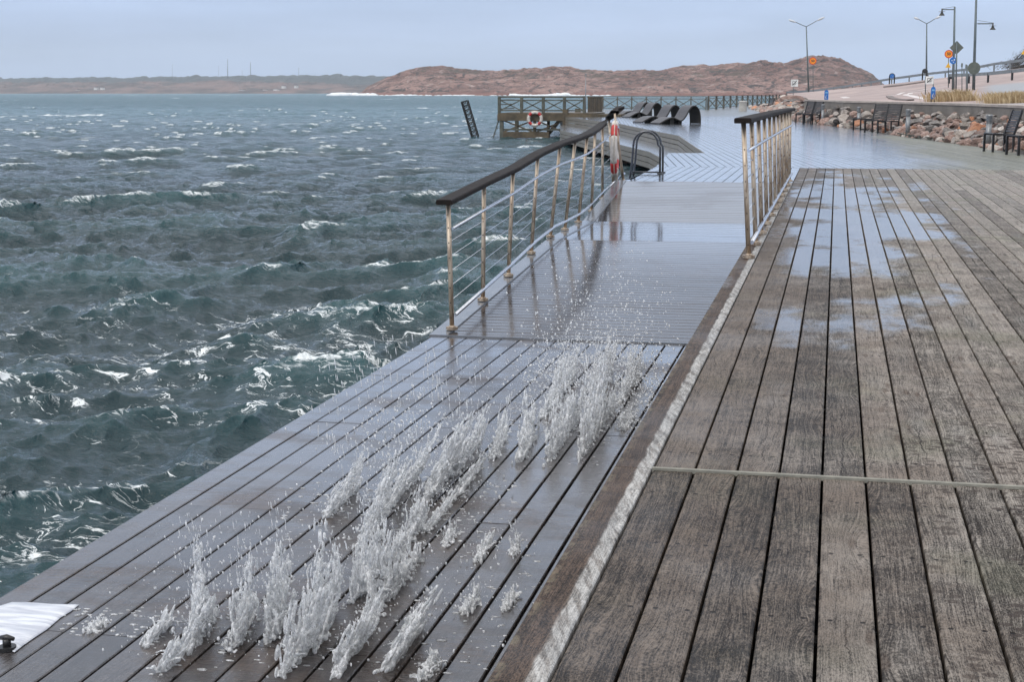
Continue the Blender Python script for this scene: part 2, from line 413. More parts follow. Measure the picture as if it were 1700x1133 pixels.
M['sheet'] = simple('wet_metal_edging', (.11, .12, .135), (.17, .18, .20), 5, .16, .0, bump=.0008, bscale=12, spec=.8)

# ------------------------------------------------------------------ upper deck
mb = MB(); rng = random.Random(3)
YS = P(1390, 796).y                     # cross batten
up_poly_near = [(XG, 1.2), (14, 1.2), (14, YS - .012), (XG, YS - .012)]
up_poly_far = [(XG, YS + .012), (14, YS + .012), (16, YA), (XG, YA)]
def brk(k):
    q = random.Random(k * 7 + 1); return [q.uniform(9, 14), q.uniform(17, 23)] if k % 3 == 0 else ([q.uniform(11.5, 20)] if k % 2 == 0 else [])
planks(mb, up_poly_near, 0, .154, .0095, 0., off=XG, rng=rng)
planks(mb, up_poly_far, 0, .154, .0095, 0., off=XG, breaks=brk, rng=rng)
rimb = lambda k: [YS, YS + 4.2]
planks(mb, [(XE, 1.2), (XG - .004, 1.2), (XG - .004, YR), (XE, YR)], 0, .14, .001, .003, off=XE, breaks=rimb, rng=rng)
# side skirting of the upper deck down to the lower one (faces the sea)
mb.box((XE + .02, (1.2 + YR) / 2, -.40), (.04, YR - 1.2, .70), r=.2)
o = mb.build('boardwalk', M['up']); tag(o, 'grey brown weathered boards of the upper boardwalk', kind='structure')
mb = MB()
mb.box((7., YS, .0008), (14. + .76, .021, .022), r=.9)
mb.box((7., YS - .4, -.35), (14, .1, .1))
bt = MB(); bt.box((7.0 + XG / 2 , YS, .001), (14. - XG, .021, .016), r=.5)
tag(bt.build('deck_batten', simple('worn_batten', (.17, .165, .14), (.26, .25, .21), 12, .8, bump=.003)), kind='structure')
# joists, and a dark slab standing in for the shade seen through the gaps
mb = MB()
for i in range(46):
    mb.box((7, 1.5 + i * .6, -.145), (15, .06, .18))
mb.box((7.2, (1.2 + YA) / 2, -.95), (15.8, YA - 1.2, .5))
tag(mb.build('deck_substructure', M['dark']), kind='structure')

# ------------------------------------------------------------------ lower deck
mb = MB(); rng = random.Random(5)
bl = lambda k: [t for t in ([P(660, 625, ZL).y, 8.9 + (k % 2) * .0, 6.9 if k % 2 else 5.1])]
planks(mb, [(XL, 1.2), (XE - .004, 1.2), (XE - .004, Y0), (XL, Y0)], 0, .1545, .011, ZL, off=XL, breaks=bl, rng=rng)
tag(mb.build('lower_boardwalk', M['low']), kind='structure')
mb = MB()
mb.box((XL + .03, (1.2 + Y0) / 2, ZL - .13), (.05, Y0 - 1.2, .18))
for i in range(26): mb.box(((XL + XE) / 2, 1.4 + i * .6, ZL - .12), (XE - XL - .1, .07, .14))
tag(mb.build('lower_deck_frame', M['dark']), kind='structure')

# ------------------------------------------------------------------ ramp
mb = MB(); rng = random.Random(6)
# boards across: planks with ang = 90 deg run along -X
def ramp_boards(y0, y1):
    planks(mb, [(XL + .13, y0), (XE - .004, y0), (XE - .004, y1), (XL + .13, y1)], R(90), .125, .0115, ramp_z, off=-0.03, jit=.0008, rng=rng)
for a, b in ((Y0 + .02, YL1 - .006), (YL1 + .006, YL2 - .006), (YL2 + .006, YR - .006)): ramp_boards(a, b)
tag(mb.build('ramp', M['ramp']), kind='structure')
mb = MB()
for a, b in ((Y0, YL1), (YL1, YL2), (YL2, YR)):
    for (xa, xb, dz) in ((XL - .03, XL + .128, .012), ):
        za, zb = ramp_z(0, a + 1e-4) if a != Y0 else ZL, ramp_z(0, b - 1e-4) if b != YR else 0
        mb.add([(xa, a, za + dz), (xb, a, za + dz), (xb, b, zb + dz), (xa, b, zb + dz), (xa, a, za - .2), (xb, a, za - .2), (xb, b, zb - .2), (xa, b, zb - .2)],
               [(0, 1, 2, 3), (4, 7, 6, 5), (0, 4, 5, 1), (1, 5, 6, 2), (2, 6, 7, 3), (3, 7, 4, 0)])
mb.box(((XL + XE) / 2, Y0 + .005, ZL + .004), (XE - XL, .02, .02))
tag(mb.build('ramp_edging', M['sheet']), kind='structure')
mb = MB()
mb.box(((XL + XE) / 2 + .1, (Y0 + YR) / 2, ZL - .35), (XE - XL - .5, YR - Y0, .2))
tag(mb.build('ramp_substructure', M['dark']), kind='structure')

# ------------------------------------------------------------------ far promenade
def px(*a, z=0.): return [tuple(P(x, y, z).xy) for x, y in a]
# outer outline on z = 0 (promenade beyond the seam)
bay = px((1170, 254), (1127, 225), (1096, 219), (1027, 205), (930, 193), (905, 190.5))
rock = px((1700, 256.5), (1640, 246), (1506, 228), (1420, 214), (1365, 207), (1315, 200), (1244, 180.5))
rgt = [(9.5, 31.), (9.5, 27.)]
fen = px((1172, 182.5), (1000, 181.5), (960, 181.5))
ch = px((1110, 254), (1101, 259), (1111, 268))
left = px((1087, 277.5))
polyF = [(16, YA + .006), (16, 30)] + rock + px((1262, 172)) + px((1262, 171)) + fen + bay[::-1] + ch + [(left[0][0], YA + .006)]
mb = MB(); rng = random.Random(8)
Cc = bay[0]
poly1 = [(16, YA + .006), (16, Cc[1]), Cc, ch[0], (left[0][0], YA + .006)]
poly2 = [(16, Cc[1] + .001), (16, 30.) if Cc[1] < 30 else (16, Cc[1] + .002)] + [q for q in rock if q[1] > Cc[1] + .01] + px((1262, 172)) + px((1262, 171)) + fen + bay[::-1]
poly2[-1] = (Cc[0], Cc[1] + .001)
planks(mb, poly1, R(8.6), .154, .014, 0., rng=rng, cham=.003)
planks(mb, poly2, R(8.6), .154, .012, 0., rng=rng, cham=.003)
# strip between ramp head and seam
strip = [(XG - .002, YR + .004), (XG - .002, YA - .006)] + [(left[0][0], YA - .006)] + px((1050, 297.5)) + [(XL - .02, YR + .004)]
planks(mb, strip, 0, .154, .012, 0., off=XG, rng=rng, cham=.003)
tag(mb.build('promenade', M['far']), kind='structure')
mb = MB()
mb.prism(strip, -.5, -.06)
mb.prism([(16, YA + .006), (16, 30)] + rock + px((1262, 172)) + fen + bay[::-1] + ch + [(left[0][0], YA + .006)], -.16, -.06)
tag(mb.build('promenade_substructure', M['dark']), kind='structure')
# steps down into the bay: fascia boards and a wet tread
mb = MB()
M['step'] = simple('grey_step_boards', (.13, .12, .10), (.21, .195, .165), 2.5, .5, bump=.004, bscale=30)
top = [Vector((*q, 0)) for q in bay]
def off(pts, d):      # shift seaward (towards -X,-Y)
    out = []
    for i, p in enumerate(pts):
        a = pts[max(i - 1, 0)]; b = pts[min(i + 1, len(pts) - 1)]; t_ = (b - a); n = Vector((t_.y, -t_.x, 0)).normalized()
        if n.x > 0 or n.y > 0:
            if n.x + n.y > 0: n = -n
        out.append(p + n * d)
    return out
def fascia(pts, z1, z0, nb):
    hh = (z1 - z0) / nb
    for j in range(nb):
        for a, b in zip(pts[:-1], pts[1:]):
            zc = z1 - (j + .5) * hh
            mb.beam((a.x, a.y, zc), (b.x, b.y, zc), .03, hh - .022)
t1 = [P(1170, 254, 0), P(1127, 225, 0), P(1096, 219, 0), P(1027, 205, 0), P(930, 193, 0)]
fascia(t1, -.0, -.46, 3)
e1 = [P(1112, 272, -.46), P(1098, 262, -.46), P(1078, 252, -.46), P(1033, 241, -.46), P(930, 216, -.46)]
e1[0] = P(1098, 279, -.46)
fascia(e1, -.46, -.98, 3)
tag(mb.build('bay_step_risers', M['step']), kind='structure')
mb = MB()
n = len(t1)
back = [Vector((p.x, p.y, -.47)) for p in t1]; ed = [Vector((p.x, p.y, -.47)) for p in e1]
mb.prism([tuple(p.xy) for p in back] + [tuple(p.xy) for p in ed[::-1]], -.52, -.455)
tag(mb.build('bay_step_tread', M['far']), kind='structure')

# ------------------------------------------------------------------ water
def cascade(L, N, lmin, lmax, seed, amp):
    rs = np.random.RandomState(seed); k1 = 2 * np.pi * np.fft.fftfreq(N, L / N); kx, ky = np.meshgrid(k1, k1, indexing='ij')
    k = np.hypot(kx, ky); k[0, 0] = 1e-6; lam = 2 * np.pi / k
    kp = 2 * np.pi / 7.5; w = np.array((.75, -.66)); c = (kx * w[0] + ky * w[1]) / k
    S = np.exp(-1.25 * (kp / k) ** 2) / k ** 3.6 * (.12 + .88 * c ** 2) * np.where(c < 0, .25, 1.)
    S[(lam < lmin) | (lam >= lmax)] = 0; S[0, 0] = 0
    dk = 2 * np.pi / L
    H = np.sqrt(S) * dk * (rs.randn(N, N) + 1j * rs.randn(N, N)) * amp
    f = lambda A: np.real(np.fft.ifft2(A)) * N * N
    D = 1j * H
    return dict(L=L, N=N, h=f(H), dx=f(D * kx / k), dy=f(D * ky / k), jxx=f(1j * D * kx * kx / k), jyy=f(1j * D * ky * ky / k), jxy=f(1j * D * kx * ky / k))
AMP = .079
CAS = [cascade(103., 512, 4.2, 60, 1, AMP), cascade(31., 512, 1.1, 4.2, 2, AMP), cascade(9.7, 512, .07, 1.1, 3, AMP)]
print('rms', [float(c['h'].std()) for c in CAS])
def samp(c, key, x, y):
    N, L = c['N'], c['L']; u = (x / L % 1) * N; v = (y / L % 1) * N
    i = np.floor(u).astype(int); j = np.floor(v).astype(int); fu = u - i; fv = v - j; i %= N; j %= N; i2 = (i + 1) % N; j2 = (j + 1) % N; A = c[key]
    return A[i, j] * (1 - fu) * (1 - fv) + A[i2, j] * fu * (1 - fv) + A[i, j2] * (1 - fu) * fv + A[i2, j2] * fu * fv
ys = [3.0]
while ys[-1] < 7500: ys.append(ys[-1] * (1 + min(.0085, .0034 + ys[-1] * .00006)))
ys = np.array(ys); NX = 640
ts = np.linspace(-.86, .30, NX)
Yg = np.repeat(ys[:, None], NX, 1); Xg = ts[None, :] * np.maximum(Yg, 6.) - .5
print('water', Xg.shape)
sp = np.gradient(ys)[:, None] * np.ones((1, NX))
sm = lambda t: np.clip(t, 0, 1) ** 2 * (3 - 2 * np.clip(t, 0, 1))
Z = np.zeros_like(Xg); DX = np.zeros_like(Xg); DY = np.zeros_like(Xg); JXX = np.zeros_like(Xg); JYY = np.zeros_like(Xg); JXY = np.zeros_like(Xg)
ang = [0., .35, -.5]
for c, (s0, s1), lam, gn in zip(CAS, ((6., 30.), (.8, 3.5), (.12, .5)), (1.3, 1.2, 1.0), (.80, 1.12, 1.15)):
    w_ = 1 - sm((sp - s0) / (s1 - s0))
    if c is CAS[0]: w_ = np.maximum(w_, .55)
    w_ = w_ * gn
    Z += samp(c, 'h', Xg, Yg) * w_; DX += lam * samp(c, 'dx', Xg, Yg) * w_; DY += lam * samp(c, 'dy', Xg, Yg) * w_
    JXX += lam * samp(c, 'jxx', Xg, Yg) * w_; JYY += lam * samp(c, 'jyy', Xg, Yg) * w_; JXY += lam * samp(c, 'jxy', Xg, Yg) * w_
    if c is CAS[1]: Jc = (1 + JXX * 1.25) * (1 + JYY * 1.25) - (JXY * 1.25) ** 2
# slow swell patches of higher and calmer sea so that the surface does not look even
patch = .8 + .35 * np.sin(Xg * .11 + 1.3 + 1.7 * np.sin(Yg * .05)) * np.sin(Yg * .083 + .6 * np.sin(Xg * .07))
Z *= patch; DX *= patch; DY *= patch
qj = float(np.quantile(Jc[(Yg > 14) & (Yg < 90)], .028)); print('qj', qj)
cap = sm((qj + .10 - Jc) / .2) * sm((Z - .02) / .12); print('cap', cap.mean())
edge = 1 - sm((Xg + 4.2) / 1.2) * (Yg < 40)       # calmer under the decks
Zf = ZW + Z * (.35 + .65 * edge)
cap = cap * (.3 + .7 * edge)
verts = np.stack([Xg + DX, Yg + DY, Zf], -1).reshape(-1, 3)
me = bpy.data.meshes.new('water')
nr, nc = Xg.shape
i0 = (np.arange(nr - 1)[:, None] * nc + np.arange(nc - 1)[None, :]).ravel()
quads = np.stack([i0, i0 + 1, i0 + nc + 1, i0 + nc], 1)
me.vertices.add(len(verts)); me.vertices.foreach_set('co', verts.ravel())
me.loops.add(quads.size); me.loops.foreach_set('vertex_index', quads.ravel().astype(np.int32))
me.polygons.add(len(quads)); me.polygons.foreach_set('loop_start', (np.arange(len(quads)) * 4).astype(np.int32))
me.polygons.foreach_set('use_smooth', np.ones(len(quads), bool)); me.update(calc_edges=True)
for nm, arr in (('cap', cap), ('hgt', Z)):
    at = me.attributes.new(nm, 'FLOAT', 'POINT'); at.data.foreach_set('value', arr.ravel().astype(np.float32))
def water_mat():
    t = NT('sea_water'); p = t.pos(); X, Y, _z = t.xyz(p); cap = t.attr('cap', 'f'); hg = t.attr('hgt', 'f')
    flat = t.comb(X, Y, 0.)
    dist = t.math('MAXIMUM', Y, 1.)
    # foam fields drifting near the decks
    big = t.math('ADD', t.noise(t.mapv(flat, (.22, .20, 1), (3.1, 1.7, 0)), 1., 4, .6, .8), t.ss(X, -11., -5., 0., .06))
    reach = t.math('ADD', t.ss(Y, 26., 13.), t.math('MULTIPLY', t.ss(Y, 120., 40.), .15))
    reg = t.math('ADD', t.math('MULTIPLY', big, reach), 0.)
    warp = t.noise(flat, .9, 4, .6, 0, 1)
    wv = t.n('VectorMath', operation='SCALE'); t.put(wv.inputs[0], warp); wv.inputs['Scale'].default_value = 1.1
    fv = t.vadd(flat, wv.outputs[0])
    fl = t.noise(t.mapv(fv, (1.9, 4.2, 1)), 1., 9, .70, .5)
    fl2 = t.noise(t.mapv(fv, (6., 15.0, 1), (7, 3, 0)), 1., 6, .68, .4)
    thr = t.ss(reg, .20, .60, .74, .595)
    ridge = t.math('ABSOLUTE', t.math('SUBTRACT', t.noise(t.mapv(fv, (1.4, 2.6, 1), (2, 8, 0)), 1., 7, .62, .3), .5))
    f1 = t.math('DIVIDE', t.math('SUBTRACT', fl, thr), .04, clamp=True)
    f3 = t.math('MULTIPLY', t.ss(ridge, .012, .002), t.math('MULTIPLY', t.ss(reg, .40, .54), t.ss(fl, .47, .57)))
    f1 = t.math('MAXIMUM', f1, t.math('MULTIPLY', f3, .85))
    f2 = t.math('DIVIDE', t.math('SUBTRACT', fl2, t.math('ADD', thr, .05)), .03, clamp=True)
    near = t.math('MAXIMUM', f1, f2)
    brk_ = t.noise(t.mapv(flat, (5, 9, 1)), 1., 5, .7)
    cp = t.math('MULTIPLY', t.ss(cap, .15, .75), t.ss(brk_, t.ss(Y, 10., 60., .46, .36), .62))
    farcap = t.ss(Y, 45., 160.)
    fn = t.noise(t.mapv(flat, (.10, .028, 1)), 1., 7, .72); fn2 = t.noise(t.mapv(flat, (.035, .008, 1), (5, 5, 0)), 1., 6, .72)
    fn = t.mixf(t.ss(Y, 200., 600.), fn, fn2)
    fc = t.math('MULTIPLY', t.ss(fn, .62, .665), farcap)
    foam = t.math('MAXIMUM', t.math('MAXIMUM', near, cp), fc, clamp=True)
    b1 = t.noise(t.mapv(flat, (7, 12, 1)), 1., 5, .62, .3)
    b2 = t.noise(t.mapv(flat, (1.2, 1.9, 1)), 1., 6, .62, .4)
    b3 = t.noise(t.mapv(flat, (.20, .16, 1)), 1., 7, .70, .3)
    k1 = t.ss(Y, 90., 20.); k2 = t.ss(Y, 8., 40.); k3 = t.ss(Y, 60., 300.)
    n1 = t.bump(b1, .045, t.math('MULTIPLY', k1, .9))
    n2 = t.bump(b2, .46, t.math('MULTIPLY', k2, 1.), n1)
    n3 = t.bump(b3, 3.2, t.math('MULTIPLY', k3, .95), n2)
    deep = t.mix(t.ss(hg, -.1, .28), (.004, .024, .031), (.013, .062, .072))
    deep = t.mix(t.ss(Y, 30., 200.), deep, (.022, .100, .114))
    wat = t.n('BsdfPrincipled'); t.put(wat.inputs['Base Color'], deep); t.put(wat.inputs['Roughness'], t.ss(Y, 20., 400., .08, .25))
    wat.inputs['IOR'].default_value = 1.33; t.put(wat.inputs['Normal'], n3)
    fo = t.n('BsdfPrincipled'); t.put(fo.inputs['Base Color'], (.80, .84, .86)); fo.inputs['Roughness'].default_value = .6
    t.put(fo.inputs['Normal'], t.bump(t.noise(flat, 25, 4), .02, .6, n3))
    mx = t.n('MixShader'); t.put(mx.inputs[0], t.math('MULTIPLY', foam, .92)); t.put(mx.inputs[1], wat.outputs[0]); t.put(mx.inputs[2], fo.outputs[0])
    return t.done(mx.outputs[0])
me.materials.append(water_mat())
wo_ = bpy.data.objects.new('water', me); COL.objects.link(wo_); tag(wo_, 'choppy dark green sea with whitecaps', kind='structure')
# ------------------------------------------------------------------ railings
def railing(name, label, bases, tops, zf, head_ext, tail_ext, tail_pt=None):
    """bases, tops: lists of world points (post foot, post head)"""
    r = thing(name, bases[0], label, 'railing')
    n = len(bases)
    for i, (b, t_) in enumerate(zip(bases, tops)):
        mb = MB(); mb.tube([b, b.lerp(t_, .5), t_], .0205, 14)
        po = part(mb, 'post', M['bronze'], r)
        mb = MB(); mb.tube([b + Vector((0, 0, .004)), b + Vector((0, 0, .028))], .052, 20, smooth=False); mb.tube([b + Vector((0, 0, .028)), b + Vector((0, 0, .04))], [.034, .024], 16)
        part(mb, 'collar', M['bronze'], po)
        d = (t_ - b)
        for q in range(7):
            c = b + d * (.10 + .118 * q); mb = MB(); mb.tube([c + Vector((0, -.0235, 0)), c + Vector((0, .0235, 0))], .0055, 8, smooth=False); part(mb, 'fitting', M['hole'], po)
    # handrail board: follows the post heads
    pts = [Vector(p) + Vector((0, 0, .022)) for p in tops]
    pts = [pts[0] + (pts[0] - pts[1]).normalized() * head_ext] + pts + [tail_pt or pts[-1] + (pts[-1] - pts[-2]).normalized() * tail_ext]
    mb = MB(); prof = [(-.066, -.022), (-.07, -.012), (-.07, .012), (-.062, .022), (.062, .022), (.07, .012), (.07, -.012), (.066, -.022)]
    vs = []; fs = []
    for i, p in enumerate(pts):
        a = pts[max(0, i - 1)]; b = pts[min(len(pts) - 1, i + 1)]; d = (b - a); d.z = 0; d.normalize(); s = Vector((d.y, -d.x, 0))
        vs += [p + s * u + Vector((0, 0, v)) for u, v in prof]
    m = len(prof)
    for i in range(len(pts) - 1):
        for k in range(m): fs.append((i * m + k, i * m + (k + 1) % m, (i + 1) * m + (k + 1) % m, (i + 1) * m + k))
    fs += [list(range(m))[::-1], [(len(pts) - 1) * m + k for k in range(m)]]
    mb.add(vs, fs); part(mb, 'handrail', M['rail_wood'], r)
    def line(fr): return [b.lerp(t_, fr) for b, t_ in zip(bases, tops)]
    off_ = Vector((.032, 0, 0))
    for fr, rad in ((.80, .015), (.12, .017)):
        mb = MB(); mb.tube([p + off_ for p in line(fr)], rad, 10); part(mb, 'tube_rail', M['steel'], r)
    for fr in (.235, .35, .465, .58, .695):
        mb = MB(); mb.tube(line(fr), .0032, 5); part(mb, 'wire', M['steel'], r)
    return r
lb_px = [(750.5, 548), (801.6, 500), (844, 459.5), (881.8, 422), (913.6, 395), (937.6, 383), (960, 370.5), (981.7, 352), (1000, 332), (1018.7, 315), (1035, 301.5)]
lt_px = [(744, 337), (803.5, 307), (851.8, 284), (893, 259), (930, 242), (955, 234), (975, 226), (988, 218), (1000.5, 208), (1011, 198), (1020.5, 188.5)]
lb, lt = [], []
for (bx, by), (tx, ty) in zip(lb_px, lt_px):
    z = ZL + .012
    for _ in range(30):
        q = P(bx, by, z); z = ramp_z(0, q.y) + .014
    q = P(bx, by, z); lb.append(q); tq = PY(tx, ty, q.y); lt.append(tq)
print('left rail', [(round(b.x, 2), round(b.y, 2), round(b.z, 2), round((t_ - b).length, 2)) for b, t_ in zip(lb, lt)])
railing('railing', 'long seaward railing with dark wavy handrail climbing beside the ramp', lb, lt, None, .14, .3, PY(1030, 178.5, lb[-1].y + .45))
rb, rt = [], []
inv0, inv1 = 1 / 276., 1 / 149.
for i in range(11):
    yy = 153 + 1 / (inv0 + (inv1 - inv0) * i / 10)
    xx = 1390 - (yy - 153) * (147 / 276.)
    b = P(xx, yy, .004); rb.append(b)
    f_ = i / 10; tx = (1234.4 + (1312.5 - 1234.4) * (xx - 1243) / (1311 - 1243)) ; ty = 204.5 + (184 - 204.5) * (1 - math.exp(-f_ * 1.6)) / (1 - math.exp(-1.6))
    rt.append(PY(tx, ty, b.y))
print('right rail', [(round(b.x, 2), round(b.y, 2), round((t_ - b).length, 2)) for b, t_ in zip(rb, rt)])
railing('railing', 'shorter inner railing on the upper boardwalk rim with bunched bronze posts', rb, rt, None, .12, .3)

# ------------------------------------------------------------------ life rings
def seg_ring(name_root, c, axis, rad, tr, label, group=None, tilt=0):
    r = thing('life_ring', c, label, 'life ring', group)
    axis = Vector(axis).normalized(); up = Vector((0, 0, 1)); s = up.cross(axis).normalized(); u2 = axis.cross(s)
    for col, offs in (('ringw', 0), ('ringr', 1)):
        for k in range(4):
            a0, a1 = (k * 90 + 30, k * 90 + 60) if offs else (k * 90 - 30, k * 90 + 30)
            pts = [c + (s * math.cos(R(a0 + (a1 - a0) * i / 8)) + u2 * math.sin(R(a0 + (a1 - a0) * i / 8))) * rad for i in range(9)]
            mb = MB(); mb.tube(pts, tr, 12); part(mb, 'red_band' if offs else 'white_section', M[col], r)
    mb = MB(); pts = []
    for i in range(49):
        a = 2 * math.pi * i / 48; rr = rad + tr * 1.1 + .035 * abs(math.sin(2 * a)); pts.append(c + (s * math.cos(a) + u2 * math.sin(a)) * rr + axis * .01)
    mb.tube(pts, .008, 6); 
    # loose coil hanging at the bottom
    cc = c - u2 * (rad + .02)
    for j in range(3):
        mb.tube([cc + s * (.07 + .02 * j) * math.cos(q / 12 * 2 * math.pi) + u2 * (.085 + .015 * j) * math.sin(q / 12 * 2 * math.pi) + axis * (.02 * j) for q in range(13)], .007, 6)
    part(mb, 'grab_rope', M['rope'], r)
    return r
M['ringw'] = simple('weathered_white_plastic', (.70, .64, .58), (.50, .45, .41), 9, .45)
M['ringr'] = simple('red_band_plastic', (.55, .03, .03), (.38, .03, .025), 9, .45)
M['rope'] = simple('pale_rope', (.55, .50, .42), (.35, .3, .25), 40, .8)
c = PY(1023, 247, lb[-1].y - .12)
seg_ring('life_ring', c + Vector((-.02, 0, 0)), (.995, .09, 0), .40, .052, 'faded red and white life ring hung edge on at the railing end beside the ladder')
# its hook bracket
# ------------------------------------------------------------------ pool ladder
lad = thing('bathing_ladder', P(1098, 289, 0), 'grey steel bathing ladder with two hoop handles at the deck edge', 'ladder')
M['lsteel'] = simple('dull_steel', (.12, .125, .14), (.06, .063, .07), 20, .3, .7)
for k, (dy, dxp) in enumerate(((0, 0), (.42, 0))):
    b = P(1095.5, 289, 0); b = Vector((b.x, b.y + dy, 0)); w = .46; hgt = .72
    pts = [b, b + Vector((0, 0, .45))]
    for a in range(0, 181, 15): pts.append(b + Vector((-w / 2 - .02 + (w / 2 - .02) * math.cos(R(a)), 0, .50 + .22 * math.sin(R(a)))))
    pts += [b + Vector((-w - .02, 0, .2)), b + Vector((-w - .06, 0, -.1)), b + Vector((-w - .08, 0, -1.5))]
    mb = MB(); mb.tube(pts, .0185, 12); part(mb, 'hoop_handle', M['lsteel'], lad)
    mb = MB(); mb.tube([b + Vector((0, 0, .002)), b + Vector((0, 0, .02))], .05, 14); part(mb, 'foot_plate', M['lsteel'], lad)
for j in range(5):
    b = P(1095.5, 289, 0); mb = MB(); z = .0 - j * .28
    mb.beam((b.x - .50, b.y, z), (b.x - .50, b.y + .42, z), .07, .025); part(mb, 'rung', M['lsteel'], lad)
mb = MB(); mb.tube([b + Vector((-.48, .0, .03)), b + Vector((0, .0, .03))], .014, 8); part(mb, 'cross_bar', M['lsteel'], lad)

# ------------------------------------------------------------------ loungers
M['wicker'] = simple('dark_wicker', (.050, .050, .058), (.085, .085, .095), 14, .5, bump=.01, bscale=60)
def lounger():
    r = thing('sun_lounger', (0, 0, 0), '', 'lounger', 'wave shaped loungers on the promenade')
    # side profile along local +X (feet at x=0, head at +X)
    prof = [(0, .03), (.18, .12), (.45, .24), (.68, .27), (.88, .2), (1.05, .14), (1.2, .2), (1.36, .40), (1.5, .62), (1.64, .75), (1.8, .77), (1.95, .66), (2.04, .45), (2.07, .2), (2.07, .01)]
    P2 = []
    for i in range(len(prof) - 1):
        p0 = prof[max(0, i - 1)]; p1 = prof[i]; p2 = prof[i + 1]; p3 = prof[min(len(prof) - 1, i + 2)]
        for s_ in range(5):
            u = s_ / 5; P2.append(tuple(.5 * (2 * p1[k] + (p2[k] - p0[k]) * u + (2 * p0[k] - 5 * p1[k] + 4 * p2[k] - p3[k]) * u * u + (3 * p1[k] - p0[k] - 3 * p2[k] + p3[k]) * u ** 3) for k in (0, 1)))
    P2.append(prof[-1]); w = .40; th = .035
    mb = MB(); n = len(P2); vs = []
    for i, (x, z) in enumerate(P2):
        a = P2[max(0, i - 1)]; b = P2[min(n - 1, i + 1)]; d = Vector((b[0] - a[0], 0, b[1] - a[1])).normalized(); nn = Vector((-d.z, 0, d.x))
        c0 = Vector((x, 0, z)) + nn * th; c1 = Vector((x, 0, max(z, .0))) - nn * th * .2
        vs += [c0 + Vector((0, -w, 0)), c0 + Vector((0, w, 0)), c1 + Vector((0, w, 0)), c1 + Vector((0, -w, 0))]
    fs = []
    for i in range(n - 1):
        for k in range(4): fs.append((i * 4 + k, i * 4 + (k + 1) % 4, i * 4 + 4 + (k + 1) % 4, i * 4 + 4 + k))
    fs += [(3, 2, 1, 0), tuple((n - 1) * 4 + k for k in range(4))]
    mb.add(vs, fs, smooth=False); mb.build('woven_shell', M['wicker'], r)
    mb = MB(); n_ = len(P2); lv = []
    for i in range(n_): c1 = Vector(vs[i * 4 + 3]); c2 = Vector(vs[i * 4 + 2]); a = P2[max(0, i - 1)]; b = P2[min(n_ - 1, i + 1)]; d = Vector((b[0] - a[0], 0, b[1] - a[1])).normalized(); nn = Vector((-d.z, 0, d.x)) * -.006; lv += [c1 + nn, c2 + nn, c2 + nn * 2, c1 + nn * 2]
    mb.add(lv, [(i * 4 + k, i * 4 + (k + 1) % 4, i * 4 + 4 + (k + 1) % 4, i * 4 + 4 + k) for i in range(n_ - 1) for k in range(4)]); mb.build('underside', M['dark'], r)
    for sgn in (-1, 1):
        mb = MB(); pts = [Vector((x, sgn * (w + .012), z)) for x, z in P2[::2]] + [Vector((2.07, sgn * (w + .012), .0))]
        mb.tube(pts, .026, 8); mb.build('side_frame', M['dark'], r)
    for x0, x1, z0 in ((1.0, 1.12, .12), (.55, .75, .25)):
        mb = MB(); mb.box(((x0 + x1) / 2, 0, z0 / 2), (x1 - x0, w * 1.7, z0)); mb.build('foot_block', M['dark'], r)
    return r
lg = lounger(); lang = R(38)
spots = [((1152, 205.5), 'nearest black wicker lounger with its tall curled back on the wet promenade'), ((1121, 203.5), 'second wicker lounger from the right, close beside the nearest one'),
         ((1091, 195), 'wicker lounger with arched back in the rear pair, right of two'), ((1074, 192.5), 'wicker lounger with arched back in the rear pair, left of two'),
         ((1094.5, 202.5), 'low wicker lounger left of the front pair, back hidden by its neighbour')]
for i, ((x, y), lab) in enumerate(spots[:4]):
    o = lg if i == 0 else copy_tree(lg)
    h = P(x, y, 0); L = 2.0
    o.location = h - Vector((math.cos(lang), math.sin(lang), 0)) * L; o.rotation_euler.z = lang; o['label'] = lab

# ------------------------------------------------------------------ benches (single slatted seats)
M['black'] = simple('black_painted_wood', (.022, .021, .023), (.045, .043, .047), 12, .38)
M['blackm'] = simple('black_metal', (.010, .010, .011), (.02, .02, .021), 12, .4)
def seat(back=True):
    r = thing('bench_seat' if back else 'footstool', (0, 0, 0), '', 'bench', 'black slatted seats along the rocks')
    W = .54      # faces local -Y
    mb = MB()
    for j in range(7): mb.beam((-W / 2, -.23 + j * .075, .43 - .004 * j), (W / 2, -.23 + j * .075, .43 - .004 * j), .055, .022)
    mb.build('seat', M['black'], r)
    if back:
        mb = MB()
        for j in range(9):
            z = .48 + j * .056; mb.beam((-W / 2, .27 + j * .018, z), (W / 2, .27 + j * .018, z), .018, .042, (0, .3, 1))
        mb.build('backrest', M['black'], r)
    for sx_ in (-1, 1):
        x = sx_ * (W / 2 - .02)
        mb = MB(); mb.beam((x, -.24, 0), (x, -.24, .41), .05, .035, (1, 0, 0)); mb.build('leg', M['blackm'], r)
        mb = MB(); mb.beam((x, .26, 0), (x, .245, .43), .05, .035, (1, 0, 0)); mb.build('leg', M['blackm'], r)
        mb = MB(); mb.beam((x, -.25, .405), (x, .26, .395), .03, .03)
        if back: mb.beam((x, .25, .40), (x, .43, .97), .03, .05, (0, 1, 0))
        mb.build('side_frame', M['blackm'], r)
    return r
st0 = seat(True); st1 = seat(False)
used0 = used1 = False
def place_seat(x, y, rz, lab, back=True, z=0):
    global used0, used1
    if back: o = st0 if not used0 else copy_tree(st0); used0 = True
    else: o = st1 if not used1 else copy_tree(st1); used1 = True
    o.location = P(x, y, z); o.rotation_euler.z = rz; o['label'] = lab
place_seat(1657, 252, R(-72), 'black slatted seat beside the bollard light at the right edge')
place_seat(1697, 257.5, R(-66), 'black slatted seat cut by the right edge of the picture')
